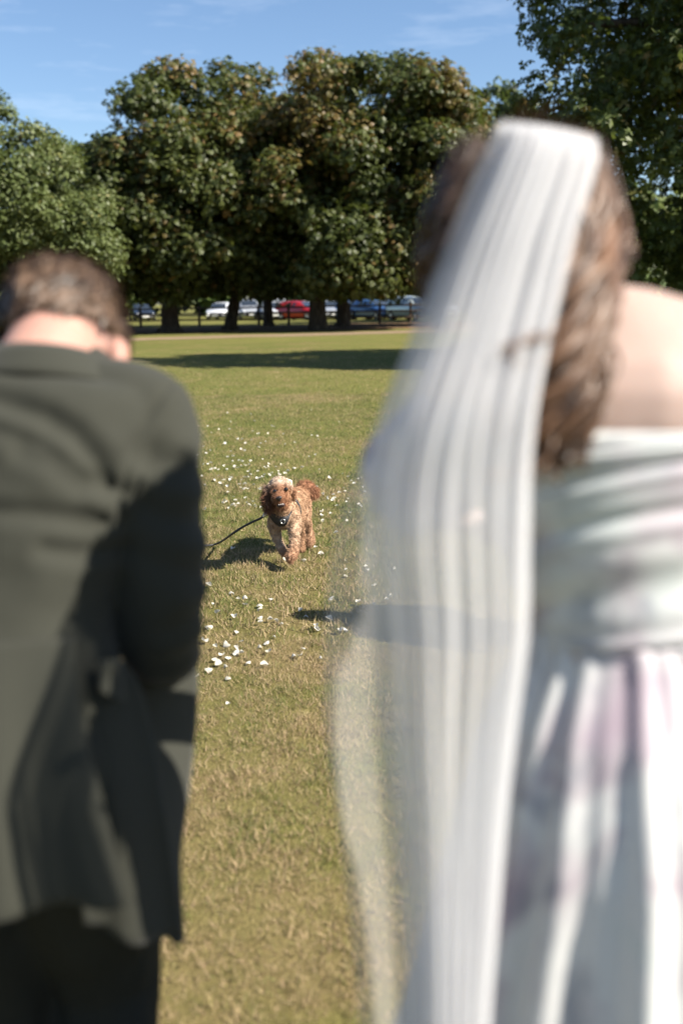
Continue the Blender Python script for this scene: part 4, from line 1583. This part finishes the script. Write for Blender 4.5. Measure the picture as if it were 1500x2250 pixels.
bvh_skin = BVHTree.FromPolygons([tuple(v) for v in V], [tuple(p.vertices) for p in dm.polygons])
curl = vnoise(V, 75, 2) * .6 + vnoise(V, 130, 3) * .4
hd = np.linalg.norm(V - (hcn + dfw * .05), axis=1) < .09
V2_ = V + N * (np.where(hd, .0022, .0046) * curl)[:, None]
put_verts(dm, V2_)
set_col(dm, coat(V) * np.clip(1 + .12 * curl, .6, 1.3)[:, None])
link('body', dm, M_fur, dog)
# curly coat
P, N = sample_surface(dm, 60000)
c = coat(P)
isear = (np.linalg.norm(P - D(262, 640, 0), axis=1) < .075) & (P[:, 0] < D(330, 600, 0)[0])
istail = np.linalg.norm(P - D(1080, 440, .58), axis=1) < .075
face = np.linalg.norm(P - (hcn + dfw * .07 - dup * .02), axis=1) < .062
L = np.where(face, .006, .0125) * (.6 + .8 * rng.random(len(P)))
L = np.where(isear, .030 * (.5 + rng.random(len(P))), L)
L = np.where(istail, .026 * (.5 + rng.random(len(P))), L)
q1 = np.stack([vnoise(P, 60, s) for s in (31, 32, 33)], 1)
flow = np.array([0, 0, -.55]) + np.array([0, .25, 0])
D0 = N * .45 + q1 * .8 + rng.normal(size=P.shape) * .25 + flow * .5
D1 = N * .1 + q1[:, [1, 2, 0]] * 1.1 + flow + rng.normal(size=P.shape) * .25
for d_ in (D0, D1):
    d_ /= np.linalg.norm(d_, axis=1, keepdims=True)
V, F_, k = ribbons(P, D0, D1, L, np.full(len(P), .0021), 2)
fm = mesh_np('coat', V, F_)
set_col(fm, np.repeat(c * np.clip(1 + .12 * rng.normal(size=(len(P), 1)) + .14 * q1[:, :1], .6, 1.4), k, 0))
tag(link('coat', fm, M_fur, dog), kind='stuff')
# eyes, nose, mouth
for zx, zy in ((415, 462), (640, 425)):
    hit = bvh_skin.ray_cast(Vector(at(0, 0, 1) * 0 + np.array([0, 0, CAM_H])), Vector(unit(D(zx, zy, 0) - np.array([0, 0, CAM_H]))))
    p = np.array(hit[0]) + unit(np.array([0, -1, .1])) * -.002
    link('eye', Shape().ell(p, (.0115, .0115, .0115)).mesh('eye'), M_eye, dog)
S = Shape()
nz = mz + dfw * .050 + dup * .008
S.ell(nz, (.017, .010, .011), dax)
S.ell(nz - dup * .008, (.009, .009, .008), dax)
link('nose', S.bake('nose', .0025, 2), M_nose, dog)
link('mouth', Shape().ell(mz + dfw * .031 - dup * .037, (.023, .016, .013), dax).mesh('mouth'), M_mouth, dog)
for o_ in (-.008, .002, .011):
    link('tooth', Shape().ell(mz + dfw * .046 - dup * .029 + dax_r * o_, (.003, .0022, .0022), dax, 8, 6).mesh('tooth'), M_tooth, dog)

# harness: chest plate and straps laid on the coat
bvh = BVHTree.FromPolygons([tuple(v) for v in V2_], [tuple(p.vertices) for p in dm.polygons])
eye0 = np.array([0, 0, CAM_H])


def on_coat(zx, zy, off, guess=.05):
    d = unit(D(zx, zy, 0) - eye0)
    h = bvh.ray_cast(Vector(eye0), Vector(d))
    if h[0] is None:
        return D(zx, zy, guess)
    return np.array(h[0]) - d * off


harness = bpy.data.objects.new('harness', None)
C.objects.link(harness)
harness.parent = dog
rowsL = [((255, 905), (360, 905)), ((285, 985), (430, 965)), ((350, 1080), (540, 1010)), ((440, 1160), (640, 1010)), ((520, 1210), (700, 950)), ((600, 1222), (770, 830)), ((660, 1140), (790, 790))]
G = []
for a, b in rowsL:
    G.append([on_coat(a[0] * (1 - t) + b[0] * t, a[1] * (1 - t) + b[1] * t, .024) for t in np.linspace(0, 1, 7)])
G = np.array(G)
for _ in range(2):
    G[1:-1] = (G[:-2] + 2 * G[1:-1] + G[2:]) / 4
link('chest_plate', grid_mesh('chest_plate', G, False, .006), M_black, harness)


def strap_ring(name, c, ax, r, w):
    ax = unit(ax)
    u = unit(np.cross(ax, [0, 0, 1]))
    v = np.cross(u, ax)
    Gm = []
    for i in range(2):
        row = []
        for j in range(40):
            th = j / 40 * 6.2832
            dv = u * math.cos(th) + v * math.sin(th)
            h = bvh.ray_cast(Vector(c + dv * .3), Vector(-dv), .3)
            rr = .3 - (Vector(c + dv * .3) - h[0]).length if h[0] is not None else r
            rr = min(rr, r * 1.35) + .006
            row.append(c + dv * rr + ax * w * (i - .5))
        Gm.append(row)
    return link(name, grid_mesh(name, np.array(Gm), True, .004), M_black, harness)


strap_ring('girth_strap', D(660, 860, .27), D(760, 740, .36) - D(640, 880, .24), .09, .022)
p = on_coat(575, 1085, .036)
S = Shape()
n1, n2 = 20, 8
V, F_ = [], []
for i in range(n1):
    a_ = i / n1 * 6.2832
    for j in range(n2):
        b_ = j / n2 * 6.2832
        rr = .0125 + .0022 * math.cos(b_)
        V.append(p + np.array([rr * math.cos(a_), .0022 * math.sin(b_), rr * math.sin(a_)]))
for i in range(n1):
    for j in range(n2):
        F_.append([i * n2 + j, i * n2 + (j + 1) % n2, ((i + 1) % n1) * n2 + (j + 1) % n2, ((i + 1) % n1) * n2 + j])
link('ring', mesh_np('ring', V, F_), M_metal, harness)
# white bow behind the head
S = Shape()
pb = D(690, 235, .07)
S.ell(pb + [-.014, 0, .002], (.016, .006, .010)).ell(pb + [.012, 0, -.016], (.010, .006, .020)).ell(pb, (.007, .008, .007))
link('bow', S.bake('bow', .003, 2), M_shirt, dog)

# leash trailing from the harness
lp = [D(255, 940, .10), D(190, 975, .10), D(80, 1040, .12), D(-80, 1110, .14), D(-300, 1230, .17), D(-480, 1350, .20), D(-640, 1490, .24)]
g_ = ground_at(478, 1204)
lp = lp[:-1] + [np.array([g_[0], g_[1], .028]), np.array([g_[0] - .10, g_[1] - .03, .024]), np.array([g_[0] - .35, g_[1] + .05, .024]), np.array([g_[0] - .7, g_[1] + .3, .024])]
leash = thing('leash', 'black dog leash trailing over the grass from the harness', 'leash', (g_[0], g_[1], 0))
S = Shape()
PP, _ = smooth_path(np.array(lp), np.zeros(len(lp)), 5)
S.tube(PP, .0065, 8, 1)
link('strap', S.mesh('strap'), M_black, leash)
S = Shape()
S.tube([D(262, 925, .085), D(215, 930, .085), D(178, 975, .09)], [.008, .012, .007], 8, 3)
link('clip', S.mesh('clip'), M_shirt, leash)

# ------------------------------------------------------------------ petals
Z1 = [(410, 100), (585, 108), (432, 165), (612, 160), (140, 195), (262, 200), (420, 212), (345, 220), (740, 200), (758, 202), (95, 262), (288, 240), (598, 235), (640, 258), (710, 255), (825, 255), (942, 242), (1040, 265), (1078, 262), (1092, 295),
      (1245, 163), (1035, 73), (485, 287), (520, 297), (590, 300), (380, 330), (400, 333), (543, 330), (658, 320), (695, 315), (645, 352), (840, 335), (910, 320), (770, 297), (230, 352), (513, 372), (435, 380), (250, 393), (175, 408), (410, 425),
      (450, 428), (448, 458), (493, 455), (673, 440), (1018, 428), (1068, 415), (225, 480), (285, 468), (463, 500), (515, 497), (540, 497), (572, 487), (490, 512), (380, 498), (340, 520), (405, 517), (712, 490), (705, 515), (770, 500), (810, 495),
      (285, 525), (295, 518), (560, 535), (575, 530), (637, 540), (740, 552), (800, 555), (792, 548), (840, 555), (340, 563), (215, 580), (432, 588), (432, 603), (310, 600), (540, 585), (565, 577), (590, 565), (627, 595), (665, 577), (690, 565),
      (515, 607), (645, 590), (243, 635), (405, 655), (600, 632), (565, 673), (662, 660), (508, 653), (412, 697), (455, 730), (470, 762), (458, 790), (390, 767), (545, 743), (565, 780), (600, 768), (612, 797), (240, 825), (420, 815), (1160, 740),
      (1198, 765), (1200, 708), (1075, 660), (1125, 712), (1120, 842), (1115, 868), (1180, 860), (1125, 915), (1310, 580), (1245, 700), (1410, 805), (1410, 578), (1355, 632), (1435, 697), (1300, 775), (965, 498), (1095, 520), (195, 640), (165, 440),
      (175, 495), (280, 380), (480, 775), (445, 795), (555, 775), (575, 790), (380, 765), (403, 768), (715, 485), (725, 510), (690, 512), (652, 580), (675, 583), (275, 522), (395, 328)]
Z2 = [(160, 205), (375, 278), (430, 335), (497, 315), (495, 398), (620, 418), (628, 395), (735, 328), (243, 460), (393, 498), (630, 510), (725, 530), (785, 522), (635, 555), (825, 570), (165, 590), (420, 640), (1003, 440), (1050, 485), (1260, 518),
      (1150, 610), (1140, 595), (1415, 620), (765, 675), (120, 722), (300, 745), (220, 780), (330, 785), (458, 728), (410, 795), (405, 828), (460, 842), (285, 860), (340, 882), (210, 890), (250, 930), (317, 945), (165, 980), (515, 915), (670, 945),
      (685, 730), (633, 775), (710, 822), (1022, 795), (940, 853), (1003, 870), (1187, 875), (340, 1060), (340, 1312), (60, 1050), (205, 385)]
Z3 = [(1255, 1668), (1358, 1795), (1410, 1105), (1380, 985), (560, 1865), (635, 1910), (1090, 1640), (1270, 415), (1490, 615), (20, 785), (1415, 550), (1000, 1890)]
pts = [(380 + x / 3.409, 880 + y / 3.409, 'back') for x, y in Z1] + [(420 + x / 4.167, 1240 + y / 4.167, 'front') for x, y in Z2] + [(560 + x / 9.375, 1030 + y / 9.375, 'front' if y > 1500 else 'back') for x, y in Z3] + [(512, 1210, 'front')]
for i in range(34):
    pts.append((720 + 170 * rng.random(), 1040 + 330 * rng.random() ** 1.3, 'veil'))
for i in range(30):
    pts.append((545 + 75 * rng.normal(), 1040 + 38 * rng.normal(), 'back'))
for i in range(26):
    pts.append((330 + 110 * rng.random(), 930 + 600 * rng.random(), 'man'))
for x, y in ((205, 1402), (238, 1420), (232, 1447), (748, 1392), (700, 1385)):
    pts.append((x, y, 'front'))
PET = []
for k in range(5):
    rg = np.random.default_rng(k + 40)
    V, F_ = [], []
    nu, nv = 5, 5
    cupx, cupy, tw = .7 + 1.0 * rg.random(), .5 + 1.2 * rg.random(), rg.normal() * .3
    for i in range(nu + 1):
        v = i / nu
        wd = .5 * math.sin(math.pi * (v * .86 + .10)) ** .75
        for j in range(nv + 1):
            u = 2 * j / nv - 1
            x = u * wd
            z = cupx * x * x * 1.4 + cupy * .5 * (v - .45) ** 2 + tw * x * (v - .5) + .03 * rg.normal()
            V.append((x, v - .5, z))
    for i in range(nu):
        for j in range(nv):
            a = i * (nv + 1) + j
            F_.append([a, a + 1, a + nv + 2, a + nv + 1])
    me = mesh_np('petal', V, F_)
    me.materials.append(M_petal)
    PET.append(me)
LAB = {'back': ('white rose petal among the wide scatter on the lawn behind the dog', 'petals scattered behind the dog'),
       'front': ('white rose petal among those on the lawn between the dog and the couple', 'petals scattered in front of the dog'),
       'veil': ('white rose petal on the lawn seen through the sheer edge of the veil', 'petals seen through the veil'),
       'man': ('white rose petal on the lawn by the right sleeve of the bowing man', 'petals by the sleeve')}
for i, (px, py, w) in enumerate(pts):
    g_ = ground_at(px, py + 2)
    o = link('petal', PET[rng.integers(5)])
    sc = .017 + .015 * rng.random()
    if w == 'front':
        sc *= 1.0
    o.scale = (sc * (.75 + .35 * rng.random()), sc * (1 + .25 * rng.random()), sc)
    o.location = (g_[0], g_[1], .014 + .008 * rng.random())
    o.rotation_euler = (rng.normal() * .28 + (math.pi if rng.random() < .35 else 0), rng.normal() * .35, rng.random() * 6.28)
    lab, grp = LAB[w]
    if w == 'back':
        if py < 965:
            lab, grp = 'tiny white petal in the sparse far edge of the scatter, high up the lawn', 'farthest sparse petals'
        elif px > 690:
            lab, grp = 'white petal on the grass right of the dog and left of the veil', 'petals right of the dog'
        elif py > 1085 and px < 580:
            lab, grp = 'white petal in the small clump left of the dog above its leash', 'petals above the leash'
        elif 1010 < py < 1062 and px > 540:
            lab, grp = 'white petal in the dense group just above and left of the head of the dog', 'petals by the head of the dog'
        else:
            lab, grp = 'white petal in the wide middle scatter left of and behind the dog', 'petals left of and behind the dog'
    if w == 'front':
        if px < 545 and 1400 < py < 1490:
            lab, grp = 'white petal in the thick cluster beside the dark sleeve, nearer than the dog', 'petal cluster beside the sleeve'
        elif py > 1530:
            lab = 'lone white petal nearest to the couple, lowest of all on the lawn'
        elif 1490 < py and px > 480:
            lab = 'single white petal just below the thick cluster beside the sleeve'
        elif abs(px - 672) < 2 and abs(py - 1356) < 3:
            lab = 'bluish white petal lying inside the dark shadow left of the veil'
        elif px < 260:
            lab, grp = 'white petal seen through the gap between jacket and sleeve', 'petals seen through the arm gap'
        elif 630 < px and py < 1330:
            lab, grp = 'white petal on the grass close to the feet of the dog', 'petals at the feet of the dog'
        elif abs(px - 512) < 1 and py == 1210:
            lab = 'white petal lying in the shadow of the dog below the leash'
    if w == 'front' and abs(px - 568.8) < 1 and abs(py - 1340) < 2:
        lab, grp = 'largest white petal, standing upright between the dog and the couple', LAB[w][1]
    tag(o, lab, 'petal', grp)
